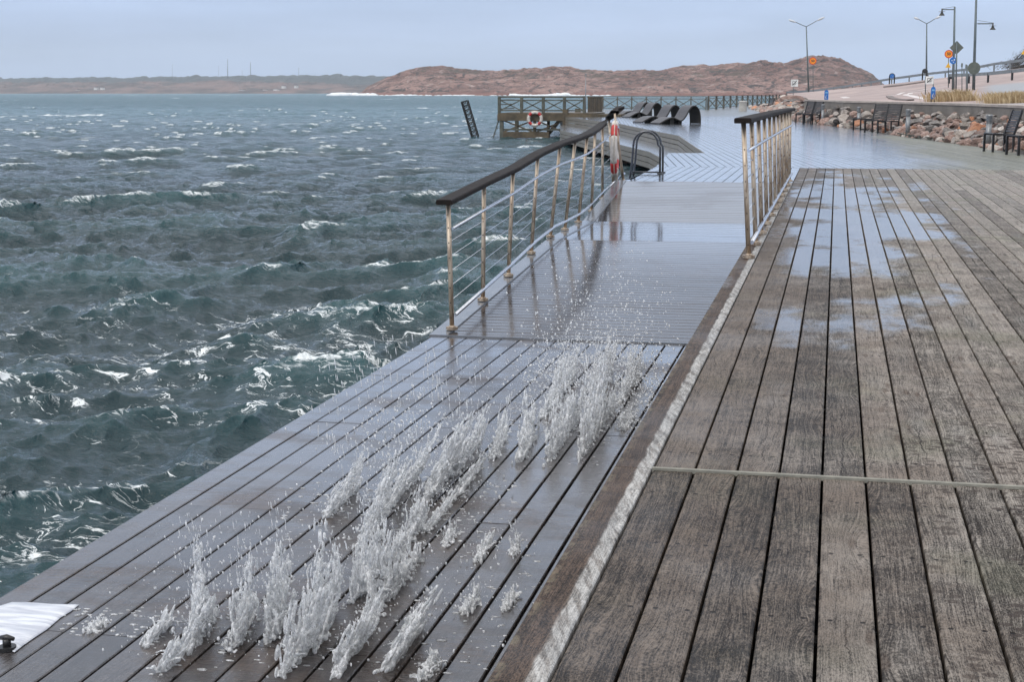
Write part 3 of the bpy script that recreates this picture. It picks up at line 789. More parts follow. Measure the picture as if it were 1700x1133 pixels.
place_seat(1452, 220, R(-32), 'left seat of the middle black pair before the rocks')
place_seat(1474, 221.5, R(-32), 'right seat of the middle black pair before the rocks')
place_seat(1432, 216, R(-60), 'low black slatted stool left of the middle pair of seats', back=False)
place_seat(1334, 204, R(-50), 'far black seat left of its twin behind the inner railing')
place_seat(1347, 206, R(-50), 'far black seat right of its twin behind the inner railing')
place_seat(1274, 184.5, R(-50), 'small distant dark seat by the start of the rock pile')

# ------------------------------------------------------------------ bollard lights
M['galv'] = simple('galvanised_grey', (.20, .21, .22), (.28, .29, .30), 20, .45, .4)
def bollard(x, y0, y1, w, lab):
    b = P(x, y0, 0); s_ = (b - Vector((0, 0, CAMH))).length; hgt = (y0 - y1) / (y0 - 153.) * CAMH
    r = thing('bollard_light', b, lab, 'bollard light', 'bollard lights along the rocks')
    mb = MB(); mb.tube([b, b + Vector((0, 0, hgt * .74))], w, 16); part(mb, 'post', M['galv'], r)
    mb = MB()
    for j in range(5): z = hgt * (.76 + .045 * j); mb.tube([b + Vector((0, 0, z)), b + Vector((0, 0, z + hgt * .022))], w * 1.25, 16, smooth=False)
    mb.tube([b + Vector((0, 0, hgt * .74)), b + Vector((0, 0, hgt * .97))], w * .85, 12)
    part(mb, 'louvre', M['galv'], r)
    mb = MB(); mb.tube([b + Vector((0, 0, hgt * .97)), b + Vector((0, 0, hgt))], [w * 1.25, w * 1.1], 16, smooth=False); part(mb, 'cap', M['galv'], r)
bollard(1640, 244, 190, .072, 'grey bollard light behind the near seats at the right')
bollard(1506.5, 226, 181, .070, 'grey bollard light standing alone between the middle and right seats')
bollard(1425, 213, 177, .068, 'grey bollard light behind the low stool')
bollard(1365.5, 207, 173, .068, 'grey bollard light right of the far pair of seats')
# concrete litter bin
b = P(1233, 184, 0); r = thing('litter_bin', b, 'pale concrete litter bin at the far left end of the rocks', 'litter bin')
M['conc'] = simple('concrete', (.34, .33, .31), (.46, .445, .42), 3, .8, bump=.01)
mb = MB(); mb.tube([b, b + Vector((0, 0, .62))], [.30, .29], 20, smooth=False); part(mb, 'body', M['conc'], r)
mb = MB(); mb.tube([b + Vector((0, 0, .62)), b + Vector((0, 0, .70)), b + Vector((0, 0, .74))], [.33, .33, .2], 20, smooth=False); part(mb, 'lid', M['conc'], r)

# ------------------------------------------------------------------ x-brace fences
M['fence'] = simple('grey_green_timber', (.075, .072, .06), (.125, .12, .10), 6, .7)
def xfence(label, pts, hgt, th=.05, gap=None, name='fence', z0=0, post=.09):
    r = thing(name, pts[0], label, 'fence'); 
    rail = MB()
    for i, p in enumerate(pts):
        mb = MB(); mb.beam(p, p + Vector((0, 0, hgt)), post, post, (1, 0, 0)); part(mb, 'post', M['fence'], r)
    for i, (a, b) in enumerate(zip(pts[:-1], pts[1:])):
        u = Vector((0, 0, 1))
        mb = MB(); mb.beam(a + u * (hgt + .02), b + u * (hgt + .02), .1, .045); part(mb, 'top_rail', M['fence'], r)
        mb = MB(); mb.beam(a + u * (hgt - .16), b + u * (hgt - .16), .03, .05); mb.beam(a + u * .10, b + u * .10, .03, .05)
        mb.beam(a + u * .12, b + u * (hgt - .18), .02, th); mb.beam(a + u * (hgt - .18), b + u * .12, .02, th)
        part(mb, 'cross_brace', M['fence'], r)
    return r
A = P(1001, 181.5, 0); B = P(1172, 182.5, 0)
n = 7
xfence('thin grey cross braced fence along the seaward end of the promenade', [A.lerp(B, i / n) for i in range(n + 1)], 1.02, .055)
C_ = P(1318, 168.2, 0)
pts = []
n = 20
for i in range(n + 1): pts.append(B.lerp(C_, i / n))
xfence('cross braced fence with bunched dark posts running away towards the road', [p + Vector((.15, .3, 0)) for p in pts], 1.05, .10, post=.16)

# ------------------------------------------------------------------ jetty platform
M['jetty'] = simple('stained_timber', (.050, .038, .022), (.13, .10, .062), 2.2, .7, bump=.01)
M['jettyg'] = simple('grey_jetty_timber', (.05, .055, .045), (.115, .115, .09), 3, .7)
DJ = P(900, 188, .2).y
def J(x, y, d=0): return PY(x, y, DJ + d)
jr = thing('jetty_platform', J(900, 190), 'timber jetty platform on braced legs above the waves', 'platform')
xs = [829, 866, 902, 937, 970]
zt = J(900, 161).z; zb_ = J(900, 187).z
def at(x, z, d=0):
    q = J(x, 190, d); return Vector((q.x, q.y, z))
dep = 4.2
for d in (0,):
    for i, x in enumerate(xs):
        mb = MB(); mb.beam(at(x, zb_ - .35, 0) + Vector((0, d, 0)), at(x, zt, 0) + Vector((0, d, 0)), .16, .16, (1, 0, 0)); part(mb, 'rail_post', M['jettyg'], jr)
    o_ = Vector((0, d, 0))
    mb = MB(); mb.beam(at(828, zt, 0) + o_, at(972, zt, 0) + o_, .12, .09); part(mb, 'top_rail', M['jettyg'], jr)
    mb = MB(); mb.beam(at(828, zb_ + .12, 0) + o_, at(972, zb_ + .12, 0) + o_, .06, .08)
    mb.beam(at(828, zt - .18, 0) + o_, at(972, zt - .18, 0) + o_, .05, .06)
    for a, b in zip(xs[:-1], xs[1:]):
        mb.beam(at(a, zb_ + .1, 0) + o_, at(b, zt - .15, 0) + o_, .04, .06); mb.beam(at(a, zt - .15, 0) + o_, at(b, zb_ + .1, 0) + o_, .04, .06)
    part(mb, 'cross_brace', M['jettyg'], jr)
mb = MB(); x0 = at(828, 0).x; mb.beam((x0, DJ, zt), (x0, DJ + dep, zt), .12, .09)
for q in (.2, .45, .7): mb.beam((x0, DJ, zb_ + q), (x0, DJ + dep, zb_ + q), .05, .06)
part(mb, 'side_rail', M['jettyg'], jr)
mb = MB(); x1 = at(985, 0).x; mb.box(((x0 + x1) / 2, DJ + dep / 2, zb_ - .06), (x1 - x0, dep + .2, .08)); part(mb, 'deck', M['jetty'], jr)
mb = MB(); mb.beam(at(826, zb_ - .28, -.1), at(992, zb_ - .28, -.1), .14, .36); part(mb, 'edge_beam', M['jetty'], jr); mb = MB()
mb.beam(at(826, zb_ - .28, -.1) + Vector((0, dep, 0)), at(992, zb_ - .28, -.1) + Vector((0, dep, 0)), .14, .36); part(mb, 'edge_beam', M['jetty'], jr)
mb = MB(); mb.beam(at(832, -1.02, 0), at(912, -1.02, 0), .22, .34); part(mb, 'lower_beam', M['jetty'], jr)
mb = MB(); mb.beam(at(832, -.72, 0), at(940, -.72, 0), .1, .1); part(mb, 'lower_beam', M['jettyg'], jr)
for i, x in enumerate((833, 888, 939)):
    for d in (0, dep):
        mb = MB(); b = at(x, -2.6, 0) + Vector((0, d, 0)); w_ = (.2, .16, .30)[i]
        mb.beam(b, at(x, zb_ + (.18 if i == 2 else -.1), 0) + Vector((0, d - .02, 0)), w_, w_, (1, 0, 0)); part(mb, 'leg', M['jettyg'] if i == 0 else M['jetty'], jr)
mb = MB()
for a, b in ((833, 888), (888, 939)):
    mb.beam(at(a, -.9, .0), at(b, zb_ - .4, 0), .05, .08); mb.beam(at(a, zb_ - .4, 0), at(b, -.9, 0), .05, .08)
mb.beam(at(905, -1.2, .5), at(930, zb_ - .4, .5), .14, .2)
part(mb, 'leg_brace', M['jetty'], jr)
mb = MB()   # inclined ladder on the seaward side
for q in (0, .5): mb.beam(at(830, zb_ - .2, q), at(814, -1.7, q), .05, .06)
for k in range(6): f_ = k / 5; a_ = at(830, zb_ - .2, 0).lerp(at(814, -1.7, 0), f_); mb.beam(a_, a_ + Vector((0, .5, 0)), .05, .03)
part(mb, 'access_ladder', M['jettyg'], jr)
# boarded side panel
mb = MB(); a_ = at(976, 0, 0); b_ = P(1000, 184.5, 0); b_ = PY(1000, 184, DJ + 2.5)
for k in range(8):
    p0 = Vector((a_.x, DJ, 0)).lerp(Vector((b_.x, DJ + 2.5, 0)), k / 8); p1 = Vector((a_.x, DJ, 0)).lerp(Vector((b_.x, DJ + 2.5, 0)), (k + .86) / 8)
    mb.beam((p0.x, p0.y, (zt + zb_) / 2), (p1.x, p1.y, (zt + zb_) / 2), .04, zt - zb_ - .05)
mb.beam((a_.x, DJ, zt), (b_.x, DJ + 2.5, zt), .1, .08)
part(mb, 'boarded_panel', M['jetty'], jr)
mb = MB(); mb.box((at(990, 0).x + .2, DJ + 1.8, zb_ - .16), (2.2, 2.4, .14)); part(mb, 'gangway', M['jetty'], jr)
seg_ring('life_ring', at(888, J(888, 197).z, -.35), (.15, -1, 0), .36, .085, 'red and white life ring mounted on the jetty platform front')
# slim light pole on the platform corner
b = at(972, zb_, -.3); r = thing('light_pole', b, 'very thin grey pole rising from the jetty platform corner', 'pole')
mb = MB(); mb.tube([b, Vector((b.x, b.y, J(972, 124).z))], [.035, .02], 8); part(mb, 'mast', M['galv'], r)
mb = MB(); tp = Vector((b.x, b.y, J(972, 124).z)); mb.tube([tp, tp + Vector((0, 0, .06))], [.07, .05], 10); part(mb, 'lamp_head', M['galv'], r)

# ------------------------------------------------------------------ leaning lattice beacon in the sea
D = 85.
b = PY(790, 231, D); t_ = PY(771.5, 168, D)
r = thing('lattice_post', b, 'leaning black lattice post standing alone in the sea', 'post')
d = (t_ - b); s_ = Vector((.26, 0, .07)); q_ = Vector((0, .26, 0))
for u_, v_ in ((-1, -1), (1, -1), (1, 1), (-1, 1)):
    o_ = s_ * u_ * .65 + q_ * v_ * .65; mb = MB(); mb.beam(b + o_ - d * .3, t_ + o_, .05, .05); part(mb, 'chord', M['dark'], r)
mb = MB(); cs = [s_ * u_ * .65 + q_ * v_ * .65 for u_, v_ in ((-1, -1), (1, -1), (1, 1), (-1, 1))]
for k in range(9):
    f0, f1 = k / 9, (k + 1) / 9
    for m_ in range(4):
        a0, a1 = cs[m_], cs[(m_ + 1) % 4]
        mb.beam(b + d * f0 + a0, b + d * f1 + a1, .035, .035); mb.beam(b + d * f1 + a0, b + d * f1 + a1, .045, .045)
part(mb, 'lacing', M['dark'], r)
# ------------------------------------------------------------------ land on the right
ZWALL = 1.03
wall_px = [(1352, 165.6), (1400, 167.2), (1450, 168), (1500, 169.2), (1560, 170.6), (1600, 171.6), (1650, 173.2), (1700, 175.2)]
wpt = [P(x, y, ZWALL) for x, y in wall_px]
wpt = [wpt[0] + (wpt[0] - wpt[1]) * .4] + wpt + [wpt[-1] + (wpt[-1] - wpt[-2]) * 1.6]
M['wall'] = simple('weathered_concrete', (.13, .115, .10), (.21, .19, .17), .9, .85, bump=.01, bscale=8)
r = thing('retaining_wall', wpt[1], 'long low grey concrete wall above the rock slope', 'wall')
def extr(pts, z0, z1, w, mat, name, root):
    mb = MB(); vs = []
    for i, p in enumerate(pts):
        a = pts[max(0, i - 1)]; b = pts[min(len(pts) - 1, i + 1)]; d = (b - a); d.z = 0; d.normalize(); n_ = Vector((-d.y, d.x, 0))
        if n_.y > 0: n_ = -n_      # towards the camera
        for q in (0, w):
            for z in (z0, z1): vs.append((p.x - n_.x * q, p.y - n_.y * q, z))
    fs = []
    for i in range(len(pts) - 1):
        A_, B_ = i * 4, i * 4 + 4
        fs += [(A_, B_, B_ + 1, A_ + 1), (A_ + 1, B_ + 1, B_ + 3, A_ + 3), (A_ + 2, A_ + 3, B_ + 3, B_ + 2), (A_, A_ + 2, B_ + 2, B_)]
    fs += [(0, 1, 3, 2), tuple(len(vs) - 4 + k for k in (0, 2, 3, 1))]
    mb.add(vs, fs); return part(mb, name, mat, root)
extr(wpt, -.3, ZWALL - .07, .5, M['wall'], 'wall_face', r)
extr([p + Vector((-.02, -.04, 0)) for p in wpt], ZWALL - .07, ZWALL, .6, simple('lit_wall_top', (.30, .26, .235), (.42, .37, .33), 1.5, .8), 'wall_top', r)  # wall top painted paler and pinker, the light on it put into the colour

# terrain behind the wall: inverse distance fit through surveyed points
def ctrl(px_, py_, Y): return PY(px_, py_, Y)
cps = [ctrl(1340, 160.5, 230), ctrl(1400, 153.5, 215), ctrl(1480, 141.5, 195), ctrl(1540, 134, 185), ctrl(1600, 128, 175), ctrl(1650, 119, 168), ctrl(1700, 112.5, 160), ctrl(1760, 105, 150),
       ctrl(1620, 141, 125), ctrl(1660, 135.5, 125), ctrl(1700, 131, 122), ctrl(1760, 125, 118),
       ctrl(1500, 157, 110), ctrl(1560, 152, 105), ctrl(1620, 152, 90), ctrl(1700, 146, 88), ctrl(1440, 158, 130), ctrl(1380, 161, 150)]
for p in wpt: cps.append(Vector((p.x, p.y + .5, ZWALL - .08))); cps.append(Vector((p.x + .5, p.y + 5, ZWALL - .06)))
cps.append(Vector((30, 30, 1.3))); cps.append(Vector((60, 60, 3.2)))
cx_ = np.array([(p.x, p.y) for p in cps]); cz_ = np.array([p.z for p in cps])
def thin(r_): return np.where(r_ > 1e-6, r_ ** 1.5, 0)
n_ = len(cps); A_ = np.zeros((n_ + 3, n_ + 3)); dd = np.hypot(cx_[:, None, 0] - cx_[None, :, 0], cx_[:, None, 1] - cx_[None, :, 1])
A_[:n_, :n_] = dd + np.eye(n_) * .05; A_[:n_, n_] = 1; A_[:n_, n_ + 1:] = cx_; A_[n_, :n_] = 1; A_[n_ + 1:, :n_] = cx_.T
sol = np.linalg.solve(A_, np.concatenate([cz_, np.zeros(3)]))
def tz(x, y):
    x = np.asarray(x, float); y = np.asarray(y, float)
    d_ = np.hypot(x[..., None] - cx_[:, 0], y[..., None] - cx_[:, 1]); return (d_ * sol[:n_]).sum(-1) + sol[n_] + sol[n_ + 1] * x + sol[n_ + 2] * y
def tzf(x, y): return float(tz(x, y))
def terr():
    nu, nv = 150, 170; vs = []
    ln = [P(x, y, ZWALL) for x, y in wall_px]
    # rows go from the wall line to the far road edge
    f0 = [ctrl(1300, 163, 245), ctrl(1340, 160.5, 238), ctrl(1400, 153.5, 221), ctrl(1480, 141.5, 201), ctrl(1540, 134, 191), ctrl(1600, 128, 181), ctrl(1650, 119, 174), ctrl(1700, 112.5, 166), ctrl(1800, 105, 150)]
    def along(pts, u):
        L_ = [0]
        for a, b in zip(pts[:-1], pts[1:]): L_.append(L_[-1] + (b.xy - a.xy).length)
        s_ = u * L_[-1]
        for i in range(len(pts) - 1):
            if s_ <= L_[i + 1] + 1e-6: q = (s_ - L_[i]) / (L_[i + 1] - L_[i]); return pts[i].xy.lerp(pts[i + 1].xy, q)
    g = np.zeros((nu, nv, 2)); wp = [Vector((p.x, p.y + .25, 0)) for p in wpt]
    for i in range(nu):
        a = along(wp, i / (nu - 1)); b = along(f0, i / (nu - 1))
        for j in range(nv):
            q = j / (nv - 5); g[i, j] = (a.x + (b.x - a.x) * q, a.y + (b.y - a.y) * q)
    Z_ = tz(g[..., 0], g[..., 1])
    j0 = nv - 5
    for j in range(j0 + 1, nv): Z_[:, j] = Z_[:, j0] - (j - j0) ** 1.5 * 1.2
    Z_[:, 0] = ZWALL - .10
    V_ = np.concatenate([g, Z_[..., None]], -1).reshape(-1, 3)
    me = bpy.data.meshes.new('road_ground'); fs = [(i * nv + j, (i + 1) * nv + j, (i + 1) * nv + j + 1, i * nv + j + 1) for i in range(nu - 1) for j in range(nv - 1)]
    me.from_pydata([tuple(q) for q in V_], [], fs); me.polygons.foreach_set('use_smooth', [True] * len(fs))
    t = NT('pinkish_asphalt'); p = t.pos(); nz = t.noise(p, .25, 5, .6); fn = t.noise(p, 6, 5, .7)
    c = t.mix(t.ss(nz, .35, .65), (.27, .20, .185), (.42, .32, .29)); c = t.mix(t.ss(fn, .3, .8, 0., .35), c, (.16, .14, .13))
    X_, Y_, _ = t.xyz(p)
    # grey gravel apron on the right
    gq = t.math('ADD', X_, t.math('MULTIPLY', t.math('SUBTRACT', t.noise(p, .12, 3), .5), 5.)); 
    gm = t.math('MULTIPLY', t.ss(t.math('DIVIDE', X_, Y_), .085, .098), t.math('MULTIPLY', t.ss(t.math('ADD', Y_, t.math('MULTIPLY', nz, 6.)), 118., 112.), t.ss(Y_, 40., 60.)))
    c = t.mix(gm, c, (.27, .28, .30))
    me.materials.append(t.done(t.pri(Base_Color=c, Roughness=.6, Normal=t.bump(fn, .01))))
    o = bpy.data.objects.new('road', me); COL.objects.link(o); tag(o, kind='structure')
terr()
# road markings and kerb islands as sheets on the ground
M['paint'] = simple('road_paint', (.66, .62, .60), (.5, .46, .45), 2, .7)
M['kerb'] = simple('kerb_stone', (.13, .105, .10), (.19, .16, .15), 3, .8)
def ground_strip(pts_px, w, mat, name, h=.012, Ys=None):
    mb = MB(); pp = []
    for (x, y, Y) in pts_px:
        q = PY(x, y, Y); pp.append(q)
    dense = []
    for a, b in zip(pp[:-1], pp[1:]):
        for k in range(8): dense.append(a.lerp(b, k / 8))
    dense.append(pp[-1])
    vs = []
    for i, p in enumerate(dense):
        a = dense[max(0, i - 1)]; b = dense[min(len(dense) - 1, i + 1)]; d_ = (b - a).xy.normalized(); s_ = Vector((-d_.y, d_.x)) * w / 2
        for sg in (-1, 1):
            x, y = p.x + s_.x * sg, p.y + s_.y * sg; z = tzf(x, y); vs += [(x, y, z - .2), (x, y, z + h)]
    fs = []
    for i in range(len(dense) - 1):
        a = i * 4; b = a + 4; fs += [(a + 1, b + 1, b + 3, a + 3), (a, b, b + 1, a + 1), (a + 3, b + 3, b + 2, a + 2)]
    mb.add(vs, fs); o = mb.build(name, mat); tag(o, kind='structure')
def gp(x, y, lo=45, hi=260):      # first distance at which the ray meets the ground
    Y = lo
    while Y < hi:
        q = PY(x, y, Y)
        if q.z <= tzf(q.x, q.y): return (x, y, Y)
        Y += .5
    return (x, y, hi)
ground_strip([gp(1542, 165.5), gp(1520, 161.5), gp(1508, 158.5), gp(1503, 157), gp(1512, 154.5), gp(1540, 151.2), gp(1572, 148.5)], .35, M['paint'], 'road_marking')
ground_strip([gp(1474, 159.5), gp(1500, 153.5), gp(1540, 147.5), gp(1580, 142)], .3, M['paint'], 'road_marking')
ground_strip([gp(1400, 161), gp(1406, 163)], .5, M['paint'], 'road_marking')
ground_strip([gp(1476, 160.5), gp(1480, 164), gp(1492, 166.2), gp(1512, 167)], .3, M['kerb'], 'kerb', .05)
ground_strip([gp(1473, 144.5), gp(1500, 142), gp(1536, 136.5)], .9, M['kerb'], 'kerb', .12)

# guard rails
M['guard'] = simple('dull_guard_rail', (.16, .18, .19), (.24, .26, .27), 2, .5, .3)
def guard(lab, px3, hgt, mat_post, step=4.0):
    pts = [PY(*q) for q in px3]; pts = [Vector((p.x, p.y, tzf(p.x, p.y))) for p in pts]
    r = thing('guard_rail', pts[0], lab, 'guard rail')
    dense = []
    for a, b in zip(pts[:-1], pts[1:]):
        k_ = max(1, int((b - a).length / step))
        for k in range(k_):
            q = a.lerp(b, k / k_); q.z = tzf(q.x, q.y); dense.append(q)
    dense.append(pts[-1])
    for q in dense:
        mb = MB(); mb.beam(q + Vector((0, 0, -.2)), q + Vector((0, 0, hgt)), .16, .16, (1, 0, 0)); part(mb, 'post', mat_post, r)
    mb = MB()
    for a, b in zip(dense[:-1], dense[1:]): mb.beam(a + Vector((0, -.1, hgt - .05)), b + Vector((0, -.1, hgt - .05)), .08, .26)
    part(mb, 'beam', M['guard'], r)
guard('long grey guard rail along the far side of the rising road', [(1306, 162.5, 238), (1340, 160.5, 232), (1400, 153.5, 215), (1480, 141.5, 195), (1540, 134, 185), (1600, 128, 175), (1650, 119, 168), (1735, 108, 156)], .85, M['guard'])
guard('nearer dark guard rail between the road and the gravel area', [(1575, 149, 138), (1608, 143.5, 132), (1640, 137.5, 128), (1680, 132.5, 124), (1740, 126, 119)], .75, M['blackm'], 3.2)

# ------------------------------------------------------------------ rocks
rock_edge = [P(x, y, 0) for x, y in ((1244, 180.0), (1315, 200), (1365, 206.5), (1420, 213), (1506, 227), (1640, 245), (1700, 256.5))]
rock_edge.append(rock_edge[-1] + (rock_edge[-1] - rock_edge[-2]) * .8)
wl = [P(1262, 168, .4), P(1310, 166, .8)] + wpt[1:8] + [wpt[-1]]
def al(pts, u):
    L_ = [0]
    for a, b in zip(pts[:-1], pts[1:]): L_.append(L_[-1] + (b - a).length)
    s_ = u * L_[-1]
    for i in range(len(pts) - 1):
        if s_ <= L_[i + 1] + 1e-6: return pts[i].lerp(pts[i + 1], (s_ - L_[i]) / (L_[i + 1] - L_[i]))
# embankment under the boulders
mb = MB(); nu, nv = 60, 8; vs = []
wl2 = []
def bank(u, v):
    a = al(rock_edge, u); 
    # matching wall point: project by y
    best = min((al(wl, k / 80) for k in range(81)), key=lambda q: abs((q.y - a.y) - .0 * q.x) )
    b = best; zt_ = .66 if u > .25 else .3 + u * 1.44
    return Vector((a.x + (b.x - a.x) * v, a.y + (b.y - a.y) * v, -.12 + (zt_ + .12) * v ** .8))
for i in range(nu):
    for j in range(nv): vs.append(bank(i / (nu - 1), j / (nv - 1)))
mb.add(vs, [(i * nv + j, (i + 1) * nv + j, (i + 1) * nv + j + 1, i * nv + j + 1) for i in range(nu - 1) for j in range(nv - 1)])
tag(mb.build('embankment', simple('dark_earth', (.05, .04, .035), (.09, .075, .065), 2, .9)), kind='structure')
# low timber edging board between deck and rocks
mb = MB()
for a, b in zip(rock_edge[:-1], rock_edge[1:]): mb.beam(a + Vector((.06, 0, .02)), b + Vector((.06, 0, .02)), .05, .10)
tag(mb.build('deck_edging', simple('mossy_timber', (.04, .04, .032), (.08, .08, .06), 3, .8)), kind='structure')
def rock_mesh(seed, mat):
    rg = random.Random(seed); bm = bmesh.new(); bmesh.ops.create_icosphere(bm, subdivisions=3, radius=1)
    cuts = [(Vector((rg.gauss(0, 1), rg.gauss(0, 1), rg.gauss(0, 1))).normalized(), rg.uniform(.45, .85)) for _ in range(11)]
    sc = Vector((rg.uniform(.8, 1.3), rg.uniform(.7, 1.1), rg.uniform(.5, .75)))
    for v in bm.verts:
        p = v.co.copy()
        for n_2, d_ in cuts:
            k = p.dot(n_2)
            if k > d_: p -= n_2 * (k - d_)
        p += p.normalized() * .07 * mnoise.fractal(p * 2.3 + Vector((seed, 0, 0)), 1, 2, 3)
        v.co = Vector((p.x * sc.x, p.y * sc.y, p.z * sc.z))
    me = bpy.data.meshes.new('boulder'); bm.to_mesh(me); bm.free(); me.polygons.foreach_set('use_smooth', [False] * len(me.polygons)); me.materials.append(mat); return me
def rmat(n_1, a, b, c):
    t = NT(n_1); tc_ = t.n('TexCoord').outputs['Object']; pr = t.n('ObjectInfo').outputs['Random']
    v = t.vadd(tc_, t.comb(t.math('MULTIPLY', pr, 50.), 0., 0.)); nz = t.noise(v, 1.3, 6, .6)
    col = t.mix(t.ss(nz, .35, .62), a, b); col = t.mix(t.ss(t.noise(v, 7, 5, .7), .58, .68), col, c)
    hs = t.n('HueSaturation'); t.put(hs.inputs['Value'], t.math('ADD', .75, t.math('MULTIPLY', pr, .75))); t.put(hs.inputs['Color'], col)
    return t.done(t.pri(Base_Color=hs.outputs[0], Roughness=.55, Normal=t.bump(t.noise(v, 4, 5, .65), .12)))
rm = [rmat('pink_granite', (.20, .125, .10), (.34, .235, .20), (.10, .07, .06)), rmat('grey_granite', (.13, .115, .105), (.26, .235, .22), (.06, .05, .05)),
      rmat('rust_granite', (.30, .12, .06), (.42, .20, .11), (.16, .08, .05)), rmat('pale_granite', (.32, .27, .235), (.47, .42, .38), (.15, .12, .10))]
rks = [rock_mesh(i * 3 + 1, rm[(0, 1, 0, 3, 2, 0, 1, 0, 1, 3, 0, 1)[i]]) for i in range(12)]
rg = random.Random(21)
cells = []
for tries in range(9000):
    u = rg.random(); v = rg.random(); b = bank(u, v)
    s_ = rg.choice((.13, .16, .19, .23, .28)) * (1. + .3 * (b.y > 60))
    if any((b - q).length < (s_ + w_) * .60 for q, w_, _ in cells): continue
    cells.append((b, s_, rg.randrange(12)))
cells.sort(key=lambda q: -q[1] / q[0].y)
far_mb = [MB() for _ in range(4)]
rlab = ('pinkish granite boulder', 'dark grey boulder', 'rust orange boulder', 'pale granite boulder'); rgrp = (0, 1, 0, 3, 2, 0, 1, 0, 1, 3, 0, 1)
for i, (b, s_, k) in enumerate(cells):
    eul = (rg.uniform(-.5, .5), rg.uniform(-.5, .5), rg.uniform(0, 6.3)); lc = b + Vector((0, 0, s_ * .25))
    if i < 295:
        o = bpy.data.objects.new('boulder', rks[k]); COL.objects.link(o); o.location = lc; o.scale = (s_,) * 3; o.rotation_euler = eul
        ey = [q.y for q in rock_edge]      # from far to near
        sec = 'behind the right seats' if b.y < ey[5] else 'between right and middle bollard light' if b.y < ey[4] else 'behind the middle seats' if b.y < ey[3] else 'between stool and far seats' if b.y < ey[2] else 'behind the far seats' if b.y < ey[1] else 'at the left tip'
        row = 'low on the slope' if b.z < .12 else 'halfway up the slope' if b.z < .42 else 'under the wall'
        tag(o, ('large ' if s_ > .25 else 'small ' if s_ < .18 else '') + rlab[rgrp[k]] + ' ' + row + ' ' + sec, 'boulder', 'boulders of the rock slope')
    else:
        from mathutils import Euler
        mm = Matrix.Translation(lc) @ Euler(eul).to_matrix().to_4x4() @ Matrix.Scale(s_, 4)
        far_mb[rgrp[k]].add([mm @ v.co for v in rks[k].vertices], [list(p.vertices) for p in rks[k].polygons])
for k in range(4):
    if far_mb[k].v: tag(far_mb[k].build('small_rocks', rm[k]), 'smaller rocks filling the slope below the wall', kind='stuff')
cnt = len(cells)
print('boulders', cnt)
for k, (x, y, zz, s_) in enumerate(((1304, 164, .3, .9), (1311, 163, .5, .8), (1299, 167, .1, .7), (1318, 165, .55, .6), (1308, 168, .2, .6), (1326, 166, .6, .5))):
    o = bpy.data.objects.new('boulder', rks[(0, 3, 2, 0, 5, 1)[k] if k < 6 else 0]); COL.objects.link(o); o.location = PY(x, y, 205 - 5 * k) if k < 3 else PY(x, y, 120); o.scale = (s_ * 1.6, s_, s_); tag(o, 'boulder at the left tip of the road embankment', 'boulder', 'boulders at the road tip')
# the big orange boulder by the right bollard and one by the middle seats
for (x, y, zz, s_, lab, me) in ((1622, 220, .28, .42, 'large orange boulder left of the bollard light at the right', rks[4]), (1446, 182.5, .55, .27, 'orange boulder peeping over the backrest of the middle seats', rks[4])):
    o = bpy.data.objects.new('boulder', me); COL.objects.link(o); o.location = P(x, y, zz); o.scale = (s_ * 1.3, s_, s_ * 1.1); tag(o, lab, 'boulder')

# ------------------------------------------------------------------ dry grass behind the wall
def grass(lab, x0, x1, yb, D, hpx, seed, cnt_=900):
    rg = random.Random(seed); mb = MB(); a = PY(x0, yb, D); b = PY(x1, yb, D)
    tu = [(rg.random(), rg.uniform(-.5, 1.3), rg.uniform(.5, 1.1)) for _ in range(int(abs(x1 - x0) / 4.5))]
    for i in range(cnt_):
        u_, dy_, sc_ = rg.choice(tu); c_ = a.lerp(b, u_) + Vector((0, dy_, 0)); th_ = rg.uniform(0, 6.28); rr_ = abs(rg.gauss(0, .26)); sp_ = Vector((math.cos(th_), math.sin(th_), 0))
        p0 = c_ + sp_ * rr_; p0.z = tzf(p0.x, p0.y); h_ = hpx / F * D * sc_ * rg.uniform(.55, 1.05); w_ = rg.uniform(.004, .011)
        o1 = sp_ * rg.uniform(.05, .4) * h_ + Vector((rg.uniform(-.25, .05) * h_, 0, 0)); ph_ = rg.uniform(0, 3.1); wd = Vector((math.cos(ph_), math.sin(ph_), 0)) * w_
        p1 = p0 + o1 * .35 + Vector((0, 0, h_ * .6)); p2 = p0 + o1 + Vector((0, 0, h_ * .95))
        mb.add([p0 - wd, p0 + wd, p1 + wd, p2, p1 - wd], [(0, 1, 2, 3, 4)], r=rg.random())
    o = mb.build('dry_grass', M['grass']); tag(o, lab, kind='stuff')
t = NT('straw'); rn = t.attr('rnd', 'f'); M['grass'] = t.done(t.pri(Base_Color=t.mix(rn, (.30, .20, .10), (.62, .50, .31)), Roughness=.8))
grass('clump of straw coloured grass behind the wall below the signs', 1559, 1611, 168, 62, 20, 1, 5200)
grass('wider stand of orange brown dry grass at the right edge behind the wall', 1653, 1712, 172, 54, 22, 2, 6000)

